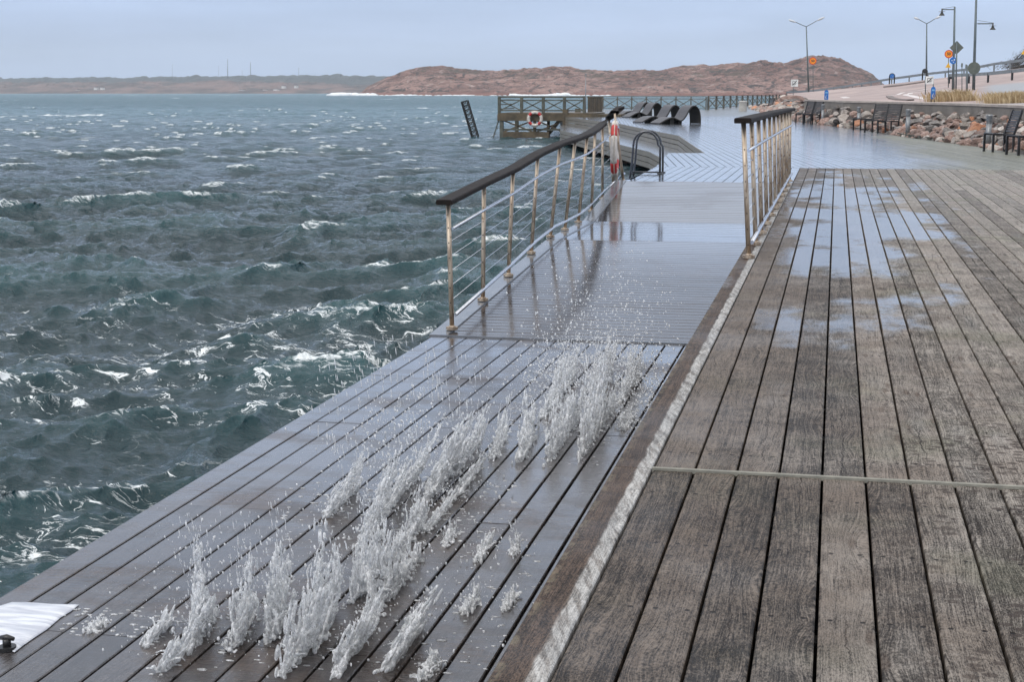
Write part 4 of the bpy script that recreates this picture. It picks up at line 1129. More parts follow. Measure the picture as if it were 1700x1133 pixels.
# grassy bank and wind bent bush at far right
def blob_bush(lab, x, y, D, w_, h_, seed, name='bush', lean=.6):
    r = thing(name, PY(x, y, D), lab, 'bush'); c = Vector(r.location); rg = random.Random(seed); mb = MB()
    for i in range(1500):
        a = rg.random(); q = c + Vector((a * w_ + rg.gauss(0, .18 * w_), rg.gauss(0, .3 * w_), (a ** 1.1) * h_ * rg.uniform(.3, 1.) + rg.gauss(0, .1)))
        d_ = Vector((rg.gauss(.6, .5), rg.gauss(0, .5), rg.gauss(.4, .5))).normalized() * .22; e_ = Vector((rg.gauss(0, 1), rg.gauss(0, 1), rg.gauss(0, 1))).normalized() * .05
        mb.add([q, q + e_, q + d_], [(0, 1, 2)], r=rg.random())
    part(mb, 'foliage', M['bushm'], r)
    for k in range(5):
        mb = MB(); mb.tube([c + Vector((k * .2, 0, -.3)), c + Vector((k * .3 + w_ * .4, 0, h_ * .4)), c + Vector((w_ * .8 + k * .1, 0, h_ * .9))], [.07, .05, .02], 6); part(mb, 'stem', M['dark'], r)
M['bushm'] = simple('dark_twigs', (.05, .045, .04), (.10, .085, .07), 4, .8)
blob_bush('wind bent dark bush on the crest at the upper right', 1672, 108.5, 172, 2.6, 2.2, 5)
blob_bush('low dark scrub along the guard rail under the bent bush', 1668, 113, 168, 5.5, 1.1, 6)
mb = MB()
def slope(lab, pix, D0, D1, col, name):
    mb = MB(); vs = [PY(x, y, D0 + (D1 - D0) * f_) for x, y, f_ in pix]
    return vs

# ------------------------------------------------------------------ street lamps
M['pole'] = simple('grey_green_pole', (.09, .115, .12), (.13, .155, .16), 3, .5, .3)
M['lampw'] = simple('pale_lamp_head', (.50, .53, .55), (.6, .62, .64), 3, .4)
def ground_at(x, D, yguess=155):
    q = PY(x, yguess, D); return Vector((q.x, q.y, tzf(q.x, q.y)))
def y_lamp(x0, D, ytop, ysplit, xl, yl, xr, yr, lab, xb=None):
    b = ground_at(xb or x0, D); s_ = PY(x0, ysplit, D)
    r = thing('street_lamp', b, lab, 'street lamp', 'double armed street lamps by the road')
    mb = MB(); mb.tube([b - Vector((0, 0, .2)), b.lerp(s_, .5), s_], [.11, .085, .06], 10); part(mb, 'pole', M['pole'], r)
    for (xe, ye) in ((xl, yl), (xr, yr)):
        e_ = PY(xe, ye, D); m_ = s_.lerp(e_, .6) + Vector((0, 0, .05)); d_ = (e_ - m_).normalized()
        mb = MB(); mb.tube([s_, s_.lerp(m_, .5) + Vector((0, 0, -.02)), m_], .04, 8); ar = part(mb, 'arm', M['pole'], r)
        mb = MB(); mb.tube([m_ - d_ * .05, m_ + d_ * .25, m_.lerp(e_, .6), e_], [.05, .12, .14, .05], 10); part(mb, 'lamp_head', M['lampw'], ar)
y_lamp(1338.5, 182, 42, 44, 1309, 32.5, 1369, 28, 'tall double armed street lamp at the left standing before the rocky hill', xb=1342.5)
y_lamp(1538.5, 172, 38, 39, 1517, 28.5, 1562, 26.5, 'tall double armed street lamp left of the orange speed sign', xb=1537)
def cone_lamp(x, yt, xb, D, ya, xe, lab):
    b = ground_at(xb, D); t_ = PY(x, yt, D); a = PY(x + (0 if yt > 0 else 1.0), ya, D); e_ = PY(xe, ya, D)
    r = thing('street_lamp', b, lab, 'street lamp', 'single armed street lamps with cone shades')
    mb = MB(); mb.tube([b - Vector((0, 0, .2)), b.lerp(t_, .5), t_], [.10, .08, .06], 10); part(mb, 'pole', M['pole'], r)
    mb = MB(); mb.tube([a, e_], .035, 8); mb.tube([a + Vector((0, 0, .2)), e_ + Vector((0, 0, .05))], .012, 6); part(mb, 'arm', M['pole'], r)
    k = D / F; mb = MB(); z = Vector((0, 0, 1)) * k
    mb.tube([e_ + z * 1.5, e_ - z * 2.5], 1.1 * k, 8); mb.tube([e_ - z * 3.2, e_ - z * 3.4], 5.5 * k, 14)
    mb.tube([e_ - z * 2.5, e_ - z * 5, e_ - z * 9.3], [1.2 * k, 1.8 * k, 4.6 * k], 14); part(mb, 'lamp_shade', M['fence'], r)
cone_lamp(1585, 11, 1582, 108, 15.5, 1564, 'single armed street lamp with cone shade reaching left')
cone_lamp(1621.5, -30, 1616, 98, 39, 1648.5, 'single armed street lamp with cone shade reaching right, pole leaving the picture')

# ------------------------------------------------------------------ signs
M['orange'] = simple('orange_sign', (.85, .30, .01), (.80, .24, .01), 3, .5)
M['red'] = simple('red_sign_rim', (.60, .05, .02), None, 3, .5)
M['yellow'] = simple('yellow_sign', (.85, .48, .03), None, 3, .5)
M['blue'] = simple('blue_sign', (.01, .14, .46), (.01, .12, .40), 3, .5)
M['white'] = simple('white_sign', (.75, .76, .74), None, 3, .5)
M['signback'] = simple('sign_back', (.085, .10, .085), (.13, .14, .12), 4, .6, .2)
M['inkd'] = simple('dark_sign_ink', (.03, .03, .03), None, 3, .6)
def disc(mb, c, rad, th, n=28, sides=None):   # faces -Y
    vs = []
    for d_ in (-th / 2, th / 2):
        for k in range(n): a = 2 * math.pi * k / n + (math.pi / 2 if n == 4 or n == 3 else 0); vs.append(c + Vector((rad * math.cos(a), d_, rad * math.sin(a))))
    mb.add(vs, [list(range(n)), list(range(n, 2 * n))[::-1]] + [(i, n + i, n + (i + 1) % n, (i + 1) % n) for i in range(n)])
def text_mesh(txt, size, c, mat, root, name='lettering'):
    cu = bpy.data.curves.new('tmp', 'FONT'); cu.body = txt; cu.size = size; cu.align_x = 'CENTER'; cu.align_y = 'CENTER'; cu.extrude = .004; cu.offset = size * .03
    to = bpy.data.objects.new('tmp', cu); COL.objects.link(to); bpy.context.view_layer.update()
    me = bpy.data.meshes.new_from_object(to); bpy.data.objects.remove(to); me.name = name; me.materials.clear(); me.materials.append(mat)
    o = bpy.data.objects.new(name, me); COL.objects.link(o); o.parent = root; o.rotation_euler = (math.pi / 2, 0, 0)
    base = Vector((0, 0, 0)); p_ = root
    while p_ is not None: base += p_.location; p_ = p_.parent
    o.location = c - base; return o
def pole_of(r, x, D, ytop, xb=None, rad=.035):
    b = Vector(r.location); t_ = PY(x, ytop, D); mb = MB(); mb.tube([b - Vector((0, 0, .1)), t_], rad, 8); return part(mb, 'pole', M['pole'], r)
def spd(x, y, D, rpx, lab, warn=None, xb=None):
    b = ground_at(xb or x, D); r = thing('speed_sign', b, lab, 'road sign'); k = D / F; pole_of(r, x, D, y - rpx * .8)
    c = PY(x, y, D) + Vector((0, -.05, 0))
    mb = MB(); disc(mb, c, rpx * k, .02); p_ = part(mb, 'sign_rim', M['red'], r)
    mb = MB(); disc(mb, c + Vector((0, -.014, 0)), rpx * k * .78, .012); part(mb, 'sign_face', M['orange'], r)
    text_mesh('50', rpx * k * .95, c + Vector((0, -.026, 0)), M['inkd'], r)
    if warn:
        c = PY(warn[0], warn[1], D) + Vector((0, -.05, 0)); mb = MB(); disc(mb, c, warn[2] * k, .02, 3); part(mb, 'warning_triangle', M['yellow'], r)
spd(1575, 89.5, 125, 6.4, 'round orange speed sign reading 50 above a small yellow triangle', warn=(1574, 109.5, 5.0), xb=1574)
spd(1349.5, 101, 178, 5.8, 'round orange speed sign reading 50 beside the left street lamp', xb=1350)
def diamond():
    D = 96; x, y = 1588.3, 79; b = ground_at(1587, D); r = thing('priority_sign', b, 'grey back of a diamond shaped road sign on a tall post', 'road sign'); k = D / F; pole_of(r, x, D, y - 9, rad=.045)
    c = PY(x, y, D) + Vector((0, -.02, 0)); mb = MB(); disc(mb, c + Vector((0, .09, 0)), 10.7 * k, .02, 4); part(mb, 'sign_plate', M['signback'], r)
    mb = MB(); mb.tube([c + Vector((-.05, .02, .0)), c + Vector((.05, .02, .0))], .02, 6); part(mb, 'bracket', M['galv'], r)
diamond()
def back_disc():
    D = 84; x, y = 1617, 113; b = ground_at(1611, D); r = thing('road_sign', ground_at(1609, D), 'grey back of a large round road sign behind the tall lamp pole', 'road sign'); k = D / F
    c = PY(x, y, D); 
    for xx in (1606, 1625):
        mb = MB(); g_ = ground_at(xx, D); mb.tube([g_ - Vector((0, 0, .1)), PY(xx, y - 5, D) + Vector((0, .06, 0))], .03, 8)
        if xx < 1610: part(mb, 'pole', M['pole'], r)
    mb = MB(); disc(mb, c, 9.6 * k, .03, 24); part(mb, 'sign_plate', M['signback'], r)
back_disc()
def blue_round():
    D = 106; x, y = 1582, 100.5; b = ground_at(1581, D); r = thing('cycle_path_sign', b + Vector((.12, 0, 0)), 'round blue path sign with white symbol between the poles', 'road sign'); k = D / F
    pole_of(r, 1583.5, D, 95); c = PY(x, y, D) + Vector((0, -.25, 0)); mb = MB(); disc(mb, c, 5.3 * k, .02); part(mb, 'sign_face', M['blue'], r)
    mb = MB(); mb.tube([c + Vector((.06, -.02, -.02)), c + Vector((.08, -.02, .1))], .035, 8); disc(mb, c + Vector((-.08, -.02, 0)), .035, .01); disc(mb, c + Vector((.02, -.02, -.1)), .03, .01); part(mb, 'pictogram', M['white'], r)
blue_round()
def square(x, y, D, s, xb1, lab, xb2=None):
    k = D / F; r = thing('path_sign', ground_at(xb1, D), lab, 'road sign'); c = PY(x, y, D)
    for xx in [xb1] + ([xb2] if xb2 else []):
        mb = MB(); g_ = ground_at(xx, D); mb.tube([g_ - Vector((0, 0, .1)), PY(xx, y - s * .5, D) + Vector((0, .05, 0))], .03, 8); part(mb, 'pole', M['pole'], r)
    mb = MB(); mb.box(c, (s * k, .02, s * k)); part(mb, 'sign_face', M['white'], r)
    mb = MB(); h_ = s * k * .3
    a = [c + Vector((u_ * h_, -.018, v_ * h_)) for u_, v_ in ((-.9, -.7), (-.9, .8), (.3, .8), (.7, -.4), (-.4, -.7))]
    for i in range(5): mb.beam(a[i], a[(i + 1) % 5], .012, .05 * s * k)
    mb.beam(c + Vector((-h_, -.02, -h_)), c + Vector((h_ * 1.1, -.02, h_ * 1.1)), .014, .09 * s * k)
    part(mb, 'pictogram', M['inkd'], r)
square(1543.3, 133, 88, 12.3, 1536.5, 'white square sign with struck out symbol on two thin posts', 1549.5)
square(1319, 137.8, 150, 11.3, 1317, 'white square sign with struck out symbol before the rocky hill')
def keep(x, y0, y1, D, wpx, lab, name='traffic_island_marker'):
    k = D / F; g_ = ground_at(x, D); c = PY(x, (y0 + y1) / 2, D); r = thing(name, g_, lab, 'traffic marker'); h_ = (y1 - y0) * k; w_ = wpx * k
    mb = MB(); pl = []
    for a in range(0, 181, 20): pl.append((c.x + w_ / 2 * math.cos(R(a)), c.z + h_ / 2 - w_ / 2 + w_ / 2 * math.sin(R(a))))
    pl += [(c.x - w_ / 2, c.z - h_ / 2), (c.x + w_ / 2, c.z - h_ / 2)]; n = len(pl)
    mb.add([(x_, c.y - .05, z_) for x_, z_ in pl] + [(x_, c.y + .05, z_) for x_, z_ in pl], [list(range(n)), list(range(n, 2 * n))[::-1]] + [(i, n + i, n + (i + 1) % n, (i + 1) % n) for i in range(n)])
    part(mb, 'panel', M['blue'], r)
    mb = MB(); mb.box((c.x, c.y - .055, c.z + h_ * .22), (w_ * .6, .012, h_ * .14)); part(mb, 'reflector', simple('pale_blue_reflector', (.2, .45, .7), None), r)
    mb = MB(); a = Vector((c.x + w_ * .1, c.y - .062, c.z - h_ * .0)); e_ = Vector((c.x - w_ * .2, c.y - .062, c.z - h_ * .36))
    mb.beam(a, e_, .01, w_ * .2, (0, 1, 0)); mb.beam(e_, e_ + Vector((w_ * .45, 0, 0)), .01, w_ * .18, (0, 1, 0)); mb.beam(e_, e_ + Vector((0, 0, h_ * .24)), .01, w_ * .22, (0, 1, 0)); part(mb, 'arrow', M['white'], r)
    mb = MB(); mb.beam((c.x - w_ * .4, c.y, g_.z - .1), (c.x - w_ * .4, c.y, c.z - h_ / 2), .04, .04, (1, 0, 0)); mb.beam((c.x + w_ * .4, c.y, g_.z - .1), (c.x + w_ * .4, c.y, c.z - h_ / 2), .04, .04, (1, 0, 0)); part(mb, 'base', M['blackm'], r)
keep(1549.2, 144.5, 163.5, 62, 6.8, 'blue island marker with white arrow left of the straw grass')
keep(1372, 149.5, 165, 74, 6.4, 'blue island marker with white arrow behind the left end of the wall')
def arch(x, y0, y1, D, wpx, face, lab):
    k = D / F; r = thing('island_marker', ground_at(x, D), lab, 'traffic marker'); w_ = wpx * k; b = ground_at(x, D); c = PY(x, y0 + wpx / 2, D)
    mb = MB(); pts = [Vector((c.x - w_ / 2, c.y, b.z - .1)), Vector((c.x - w_ / 2, c.y, c.z))] + [Vector((c.x + w_ / 2 * math.cos(R(a)), c.y, c.z + w_ / 2 * math.sin(R(a)))) for a in range(160, 19, -20)] + [Vector((c.x + w_ / 2, c.y, c.z)), Vector((c.x + w_ / 2, c.y, b.z - .1))]
    mb.tube(pts, .07, 8); part(mb, 'hoop', M['blackm'], r)
    mb = MB(); disc(mb, c + Vector((0, -.06, 0)), w_ * .46, .03); sg_ = part(mb, 'sign_face', face, r)
    if face is M['blue']:
        mb = MB(); q = c + Vector((0, -.085, 0)); mb.beam(q + Vector((-w_ * .15, 0, w_ * .2)), q + Vector((w_ * .18, 0, -w_ * .15)), .01, w_ * .1, (0, 1, 0)); mb.beam(q + Vector((w_ * .2, 0, -w_ * .18)), q + Vector((w_ * .2, 0, w_ * .08)), .01, w_ * .1, (0, 1, 0)); mb.beam(q + Vector((w_ * .2, 0, -w_ * .18)), q + Vector((-w_ * .06, 0, -w_ * .18)), .01, w_ * .1, (0, 1, 0)); part(mb, 'arrow', M['white'], r)
arch(1481, 122.5, 143, 175, 7.6, M['blue'], 'black hoop marker with round blue keep right sign on the traffic island')
arch(1535.5, 115, 134, 165, 6.8, M['blackm'], 'black hoop marker seen from behind at the foot of the second lamp')
arch(1577, 127, 147, 150, 4.6, M['blackm'], 'dark marker seen from behind below the yellow triangle')
for x, yt, D, lab in ((1597, 106, 92, 'thin bare sign post right of the diamond sign'), (1604, 108, 95, 'thin pale sign post beside the round sign back')):
    r = thing('sign_post', ground_at(x, D), lab, 'post'); pole_of(r, x, D, yt, rad=.025)
    mb = MB(); c = PY(x, yt + 2, D); mb.box(c, (.1, .03, .22)); part(mb, 'plate', M['signback'], r)
# yellow corner of a sign at the right edge
r = thing('warning_sign', ground_at(1706, 110), 'tip of a yellow triangular sign at the right edge', 'road sign'); pole_of(r, 1706, 110, 84)
mb = MB(); disc(mb, PY(1706, 84, 110) + Vector((0, -.05, 0)), 11 * 110 / F, .02, 3); part(mb, 'sign_face', M['yellow'], r)
# culvert shaped stones behind grass
o = bpy.data.objects.new('boulder', rks[3]); COL.objects.link(o); q = ground_at(1571, 88); o.location = q; o.scale = (.5, .4, .35); tag(o, 'pale stone by the roadside behind the straw grass', 'boulder')

# ------------------------------------------------------------------ rocky hill, far shore
def interp(prof, x):
    for (x0, y0), (x1, y1) in zip(prof[:-1], prof[1:]):
        if x <= x1: return y0 + (y1 - y0) * max(0, (x - x0)) / (x1 - x0)
    return prof[-1][1]
def hill(name, prof, D0, D1, nu, nv, rough, mat, label, zb=ZW - 1, kind='structure', seed=0, crag=0.):
    x0, x1 = prof[0][0], prof[-1][0]; vs = np.zeros((nu, nv, 3)); wid = (x1 - x0) / F * D1
    for i in range(nu):
        px_ = x0 + (x1 - x0) * i / (nu - 1); top = PY(px_, interp(prof, px_), D1); bx = PY(px_, 150, D0).x
        H_ = top.z - zb
        for j in range(nv):
            s_ = j / (nv - 1) * 1.5; f_ = min(s_, 1.); x = bx + (top.x - bx) * f_; y = D0 + (D1 - D0) * s_
            hgt = math.sin(f_ * math.pi / 2) ** .72 if s_ <= 1 else 1 - (s_ - 1) ** 2 * 2.
            v = Vector((x / rough * 1.0 + seed, y / rough * 1.0, 0)); nz = mnoise.fractal(v, 1., 2.1, 6)
            rid = 1 - abs(mnoise.fractal(Vector((x / rough * 1.7 + y / rough * .8, y / rough * 1.1 - x / rough * .3, seed)), .9, 2.2, 5)) * 2
            env = (f_ * (1 - f_ * .75)) * 1.6 if s_ <= 1 else .4
            z = zb + H_ * hgt + H_ * crag * env * (nz * .9 + (rid - .6) * .35)
            vs[i, j] = (x + nz * rough * .05, y + env * rough * .5 * nz, z)
    me = bpy.data.meshes.new(name); me.from_pydata([tuple(q) for q in vs.reshape(-1, 3)], [], [(i * nv + j, (i + 1) * nv + j, (i + 1) * nv + j + 1, i * nv + j + 1) for i in range(nu - 1) for j in range(nv - 1)])
    me.polygons.foreach_set('use_smooth', [False] * len(me.polygons)); me.materials.append(mat)
    o = bpy.data.objects.new(name, me); COL.objects.link(o); tag(o, label, kind=kind); return o
def rock_mat():
    t = NT('red_granite_hill'); p = t.pos(); m_ = t.mapv(p, (.02, .02, .055), rot=(0, .25, .3)); nz = t.noise(m_, 1., 8, .65, .5); n2 = t.noise(t.mapv(p, (.10, .08, .24), rot=(.2, .3, 0)), 1., 7, .7, .8)
    c = t.mix(t.ss(nz, .38, .62), (.26, .135, .105), (.50, .30, .25)); crk = t.math('ABSOLUTE', t.math('SUBTRACT', t.noise(t.mapv(p, (.045, .045, .16), rot=(.1, .5, .2)), 1., 7, .68, .6), .5)); c = t.mix(t.ss(n2, .51, .60), c, (.075, .055, .048)); c = t.mix(t.math('MULTIPLY', t.ss(crk, .022, .004), .8), c, (.05, .035, .032)); c = t.mix(t.ss(n2, .44, .34), c, (.55, .41, .37))  # strong dark and pale tones paint in crag shading that the bump leaves faint
    z = t.xyz(p)[2]; c = t.mix(t.ss(t.math('ADD', z, t.math('MULTIPLY', nz, 4.)), 4.5, 1.5), c, (.34, .15, .115))
    vg = t.math('MULTIPLY', t.ss(t.noise(p, .03, 6, .6), .50, .60), t.ss(z, 6., 16.)); c = t.mix(t.math('MULTIPLY', vg, .7), c, (.085, .075, .045))
    return t.done(t.pri(Base_Color=c, Roughness=.75, Normal=t.bump(t.math('ADD', nz, t.math('MULTIPLY', n2, .8)), 16., 1.)))
prof = [(592, 158), (604, 151), (612, 143), (640, 130), (670, 121), (692, 117.5), (740, 115.5), (770, 118), (790, 121), (812, 122), (830, 119.5), (862, 116.5), (900, 114), (930, 113.5), (955, 116), (972, 120), (1000, 121.5), (1030, 119.5), (1060, 117.5), (1085, 118), (1120, 114), (1150, 115), (1180, 111), (1215, 106.5), (1240, 108), (1265, 103.5), (1300, 105), (1322, 101.5), (1345, 100), (1372, 102.5), (1392, 108), (1412, 113), (1430, 120), (1448, 128), (1462, 139), (1490, 150)]
hill('rocky_hill', prof, 1110, 1260, 520, 110, 34., rock_mat(), 'bare reddish granite hill across the bay', crag=.48)
def shore_mat(n_1, a, b, sc):
    t = NT(n_1); p = t.pos(); nz = t.noise(t.mapv(p, (sc, sc, sc * 3)), 1., 8, .65); return t.done(t.pri(Base_Color=t.mix(t.ss(nz, .4, .6), a, b), Roughness=.9))
pr1 = [(-260, 141), (0, 140), (60, 138.5), (130, 138), (170, 139), (220, 137), (300, 139), (360, 137.5), (420, 139), (460, 137), (520, 139), (560, 141), (620, 143), (680, 150)]
hill('far_shore', pr1, 2900, 3300, 420, 34, 70., shore_mat('far_heath', (.045, .035, .032), (.17, .105, .09), .014), 'low reddish far shore', seed=4, crag=.75)
pr2 = [(-260, 132), (0, 131), (60, 130.2), (160, 129.5), (200, 131), (240, 128.8), (320, 128.2), (420, 126.5), (520, 126.5), (560, 125.8), (610, 127), (640, 128), (680, 128), (760, 132)]
hill('far_ridge', pr2, 3600, 4300, 420, 20, 60., shore_mat('far_forest', (.012, .016, .016), (.03, .034, .03), .012), 'dark wooded ridge along the horizon', seed=9, crag=.4)
# houses on the far shore
M['hw'] = simple('white_house', (.75, .74, .72), None, .1, .7); M['hr'] = simple('dark_roof', (.12, .08, .07), None, .1, .8)
hs_ = [(160, 147, 9, 'small white house, left of the two on the left stretch of far shore'), (170, 147, 9, 'small white house, right of the two on the left stretch of far shore'), (402, 151, 13, 'wide pale house low at the water of the far shore'), (440, 150.5, 8, 'little pale house between the wide one and the right cluster'), (459, 150, 14, 'long pale house right of centre near the far waterline'), (471, 144.5, 9, 'white house in the upper right cluster, left of its neighbour'), (492, 144, 8, 'white house in the upper right cluster, right of its neighbour'), (130, 151, 8, 'faint pale house near the left far waterline')]
for x, y, w_, lab in hs_:
    D = 2950; k = D / F; b = PY(x, y, D); b.z = PY(x, y + 1, D).z; r = thing('house', b, lab, 'house', 'houses on the far shore')
    mb = MB(); W_ = w_ * k * .7; H_ = 3.2 * k; mb.box(b + Vector((0, 0, H_ * .3)), (W_, 8, H_ * 1.4)); part(mb, 'wall', M['hw'], r)
    mb = MB(); z1 = b.z + H_; mb.add([(b.x - W_ * .55, b.y - 5, z1), (b.x + W_ * .55, b.y - 5, z1), (b.x + W_ * .55, b.y + 5, z1), (b.x - W_ * .55, b.y + 5, z1), (b.x - W_ * .5, b.y, z1 + H_ * .5), (b.x + W_ * .5, b.y, z1 + H_ * .5)], [(0, 1, 5, 4), (3, 4, 5, 2), (0, 4, 3), (1, 2, 5), (0, 3, 2, 1)]); part(mb, 'roof', M['hr'], r)
# masts
for x, yt, rad, lab in ((378, 98, 2.0, 'tallest thin mast on the far ridge'), (416, 103, 2.0, 'thin mast on the far ridge, second tallest'), (286, 106, .8, 'faint mast left of the others on the ridge'), (363, 108, .8, 'faint mast just left of the tallest one'), (402, 117, .8, 'short mast between the two tall ones'), (496, 112, 1.3, 'lone mast at the right part of the ridge')):
    D = 4100; b = PY(x, 131, D); t_ = PY(x, yt, D); rad *= .55; r = thing('radio_mast', b, lab, 'mast', 'masts on the far ridge')
    mb = MB(); mb.tube([b, t_], [rad, rad * .6], 6); part(mb, 'shaft', M['pole'], r)
# surf breaking on the hill foot
M['foam'] = simple('white_surf', (.82, .85, .87), (.7, .74, .77), .3, .7)
def surf(name, lab, xa, xb, D, hgt, seed, nn):
    rg = random.Random(seed); mb = MB(); a = PY(xa, 158, D); b = PY(xb, 158, D)
    for i in range(nn):
        q = a.lerp(b, rg.random()); q.z = ZW; q.y += rg.uniform(-3, 8); rr = hgt * (.35 + .65 * max(0, mnoise.noise(Vector((q.x * .03, seed, 0))) + .4)) * rg.uniform(.4, 1)
        bm = bmesh.new(); bmesh.ops.create_icosphere(bm, subdivisions=2, radius=1)
        vs = [];
        for v in bm.verts:
            d_ = 1 + .5 * mnoise.noise(v.co * 1.8 + Vector((i, 0, 0))); vs.append((q.x + v.co.x * rr * 2.6 * d_, q.y + v.co.y * rr * d_, q.z + v.co.z * rr * d_))
        mb.add(vs, [[v.index for v in f.verts] for f in bm.faces], smooth=True); bm.free()
    o = mb.build(name, M['foam']); tag(o, lab, kind='stuff')
surf('surf', 'white surf bursting at the left tip of the rocky hill', 550, 618, 1085, 3.6, 3, 90)
surf('surf', 'white surf along the foot of the rocky hill', 625, 1010, 1095, 1.4, 8, 150)
surf('surf', 'bright surf breaking behind the jetty platform', 850, 940, 1080, 3.0, 12, 70)

# ------------------------------------------------------------------ haze
mb = MB(); mb.box((-1200, 3300, 118), (9500, 7000 + 3300 - 500, 244))
t = NT('haze'); pv = t.n('VolumePrincipled'); pv.inputs['Color'].default_value = (.80, .90, 1, 1); pv.inputs['Density'].default_value = .00012
t.t.links.new(pv.outputs[0], t.out.inputs['Volume'])
hz = mb.build('haze', t.m); tag(hz, kind='stuff')
# ------------------------------------------------------------------ splash: jets spurting up through the gaps of the lower deck
def splash_mat():
    t = NT('aerated_water'); p = t.pos()
    n1 = t.noise(p, 38, 5, .7, .8); n2 = t.noise(t.mapv(p, (90, 90, 40)), 1., 4, .65)
    f = t.ss(t.math('ADD', t.math('MULTIPLY', n1, .6), t.math('MULTIPLY', n2, .4)), .47, .55)
    b = t.bump(t.math('ADD', n1, n2), .012, .9)
    gl = t.pri(Base_Color=(.93, .96, .98), Roughness=.06, IOR=1.33, Transmission_Weight=.92, Normal=b)
    wh = t.pri(Base_Color=(.95, .96, .98), Roughness=.15, Normal=b, Specular_IOR_Level=.8, Subsurface_Weight=.0)
    tr = t.n('BsdfTranslucent'); t.put(tr.inputs['Color'], (.97, .98, 1.)); w2 = t.n('MixShader'); w2.inputs[0].default_value = .22; t.put(w2.inputs[1], wh); t.put(w2.inputs[2], tr.outputs[0])
    mx = t.n('MixShader'); t.put(mx.inputs[0], t.math('ADD', t.math('MULTIPLY', f, .60), .38)); t.put(mx.inputs[1], gl); t.put(mx.inputs[2], w2.outputs[0])
    return t.done(mx.outputs[0])
M['splash'] = splash_mat()
_bm = bmesh.new(); bmesh.ops.create_icosphere(_bm, subdivisions=2, radius=1)
ICO_V = np.array([v.co[:] for v in _bm.verts]); ICO_F = np.array([[v.index for v in f.verts] for f in _bm.faces]); _bm.free()
_bm = bmesh.new(); bmesh.ops.create_icosphere(_bm, subdivisions=1, radius=1)
IC1_V = np.array([v.co[:] for v in _bm.verts]); IC1_F = np.array([[v.index for v in f.verts] for f in _bm.faces]); _bm.free()
def blobs_mesh(name, bl, mat, iv=ICO_V, fc=ICO_F, smooth=True):
    """bl: rows (x,y,z, rx,ry,rz, tiltx)"""
    B_ = np.array(bl); n = len(B_); V_ = iv[None] * B_[:, None, 3:6]
    sh = V_[..., 2] * B_[:, None, 6]; V_[..., 0] += sh
    V_ = V_ + B_[:, None, :3]; F_ = fc[None] + (np.arange(n) * len(iv))[:, None, None]
    me = bpy.data.meshes.new(name); V_ = V_.reshape(-1, 3); F_ = F_.reshape(-1, 3)
    me.vertices.add(len(V_)); me.vertices.foreach_set('co', V_.ravel()); me.loops.add(F_.size); me.loops.foreach_set('vertex_index', F_.ravel().astype(np.int32))
    me.polygons.add(len(F_)); me.polygons.foreach_set('loop_start', (np.arange(len(F_)) * 3).astype(np.int32)); me.polygons.foreach_set('use_smooth', np.full(len(F_), smooth))
    me.update(calc_edges=True); me.materials.append(mat); return me
DROPS = []
def ligament(bl, b, tip, r0, rg, wob=.02, drops=True):
    L = (tip - b).length; n = max(5, int(L / (r0 * .75))); ph = rg.uniform(0, 50)
    bend = Vector((rg.uniform(-1, 1), rg.uniform(-1, 1), 0)) * L * .10
    for i in range(n):
        t_ = i / (n - 1); env = (1 - t_) ** .55; k = .65 + .9 * abs(mnoise.noise(Vector((ph, t_ * L * 22, 0))))
        r_ = max(.0022, r0 * env * k)
        q = b.lerp(tip, t_) + bend * (t_ * (1 - t_)) * 4 + Vector((mnoise.noise(Vector((ph, t_ * L * 14, 3))), mnoise.noise(Vector((ph, t_ * L * 14, 9))), 0)) * wob * (.4 + t_ * 1.6)
        if drops and t_ > .62 and rg.random() < .45:
            DROPS.append((q.x, q.y, q.z, r_ * .8, r_ * .8, r_ * rg.uniform(.9, 1.8), 0)); continue
        bl.append((q.x, q.y, q.z, r_ * 1.15, r_ * 1.35, r_ * 1.5, 0))
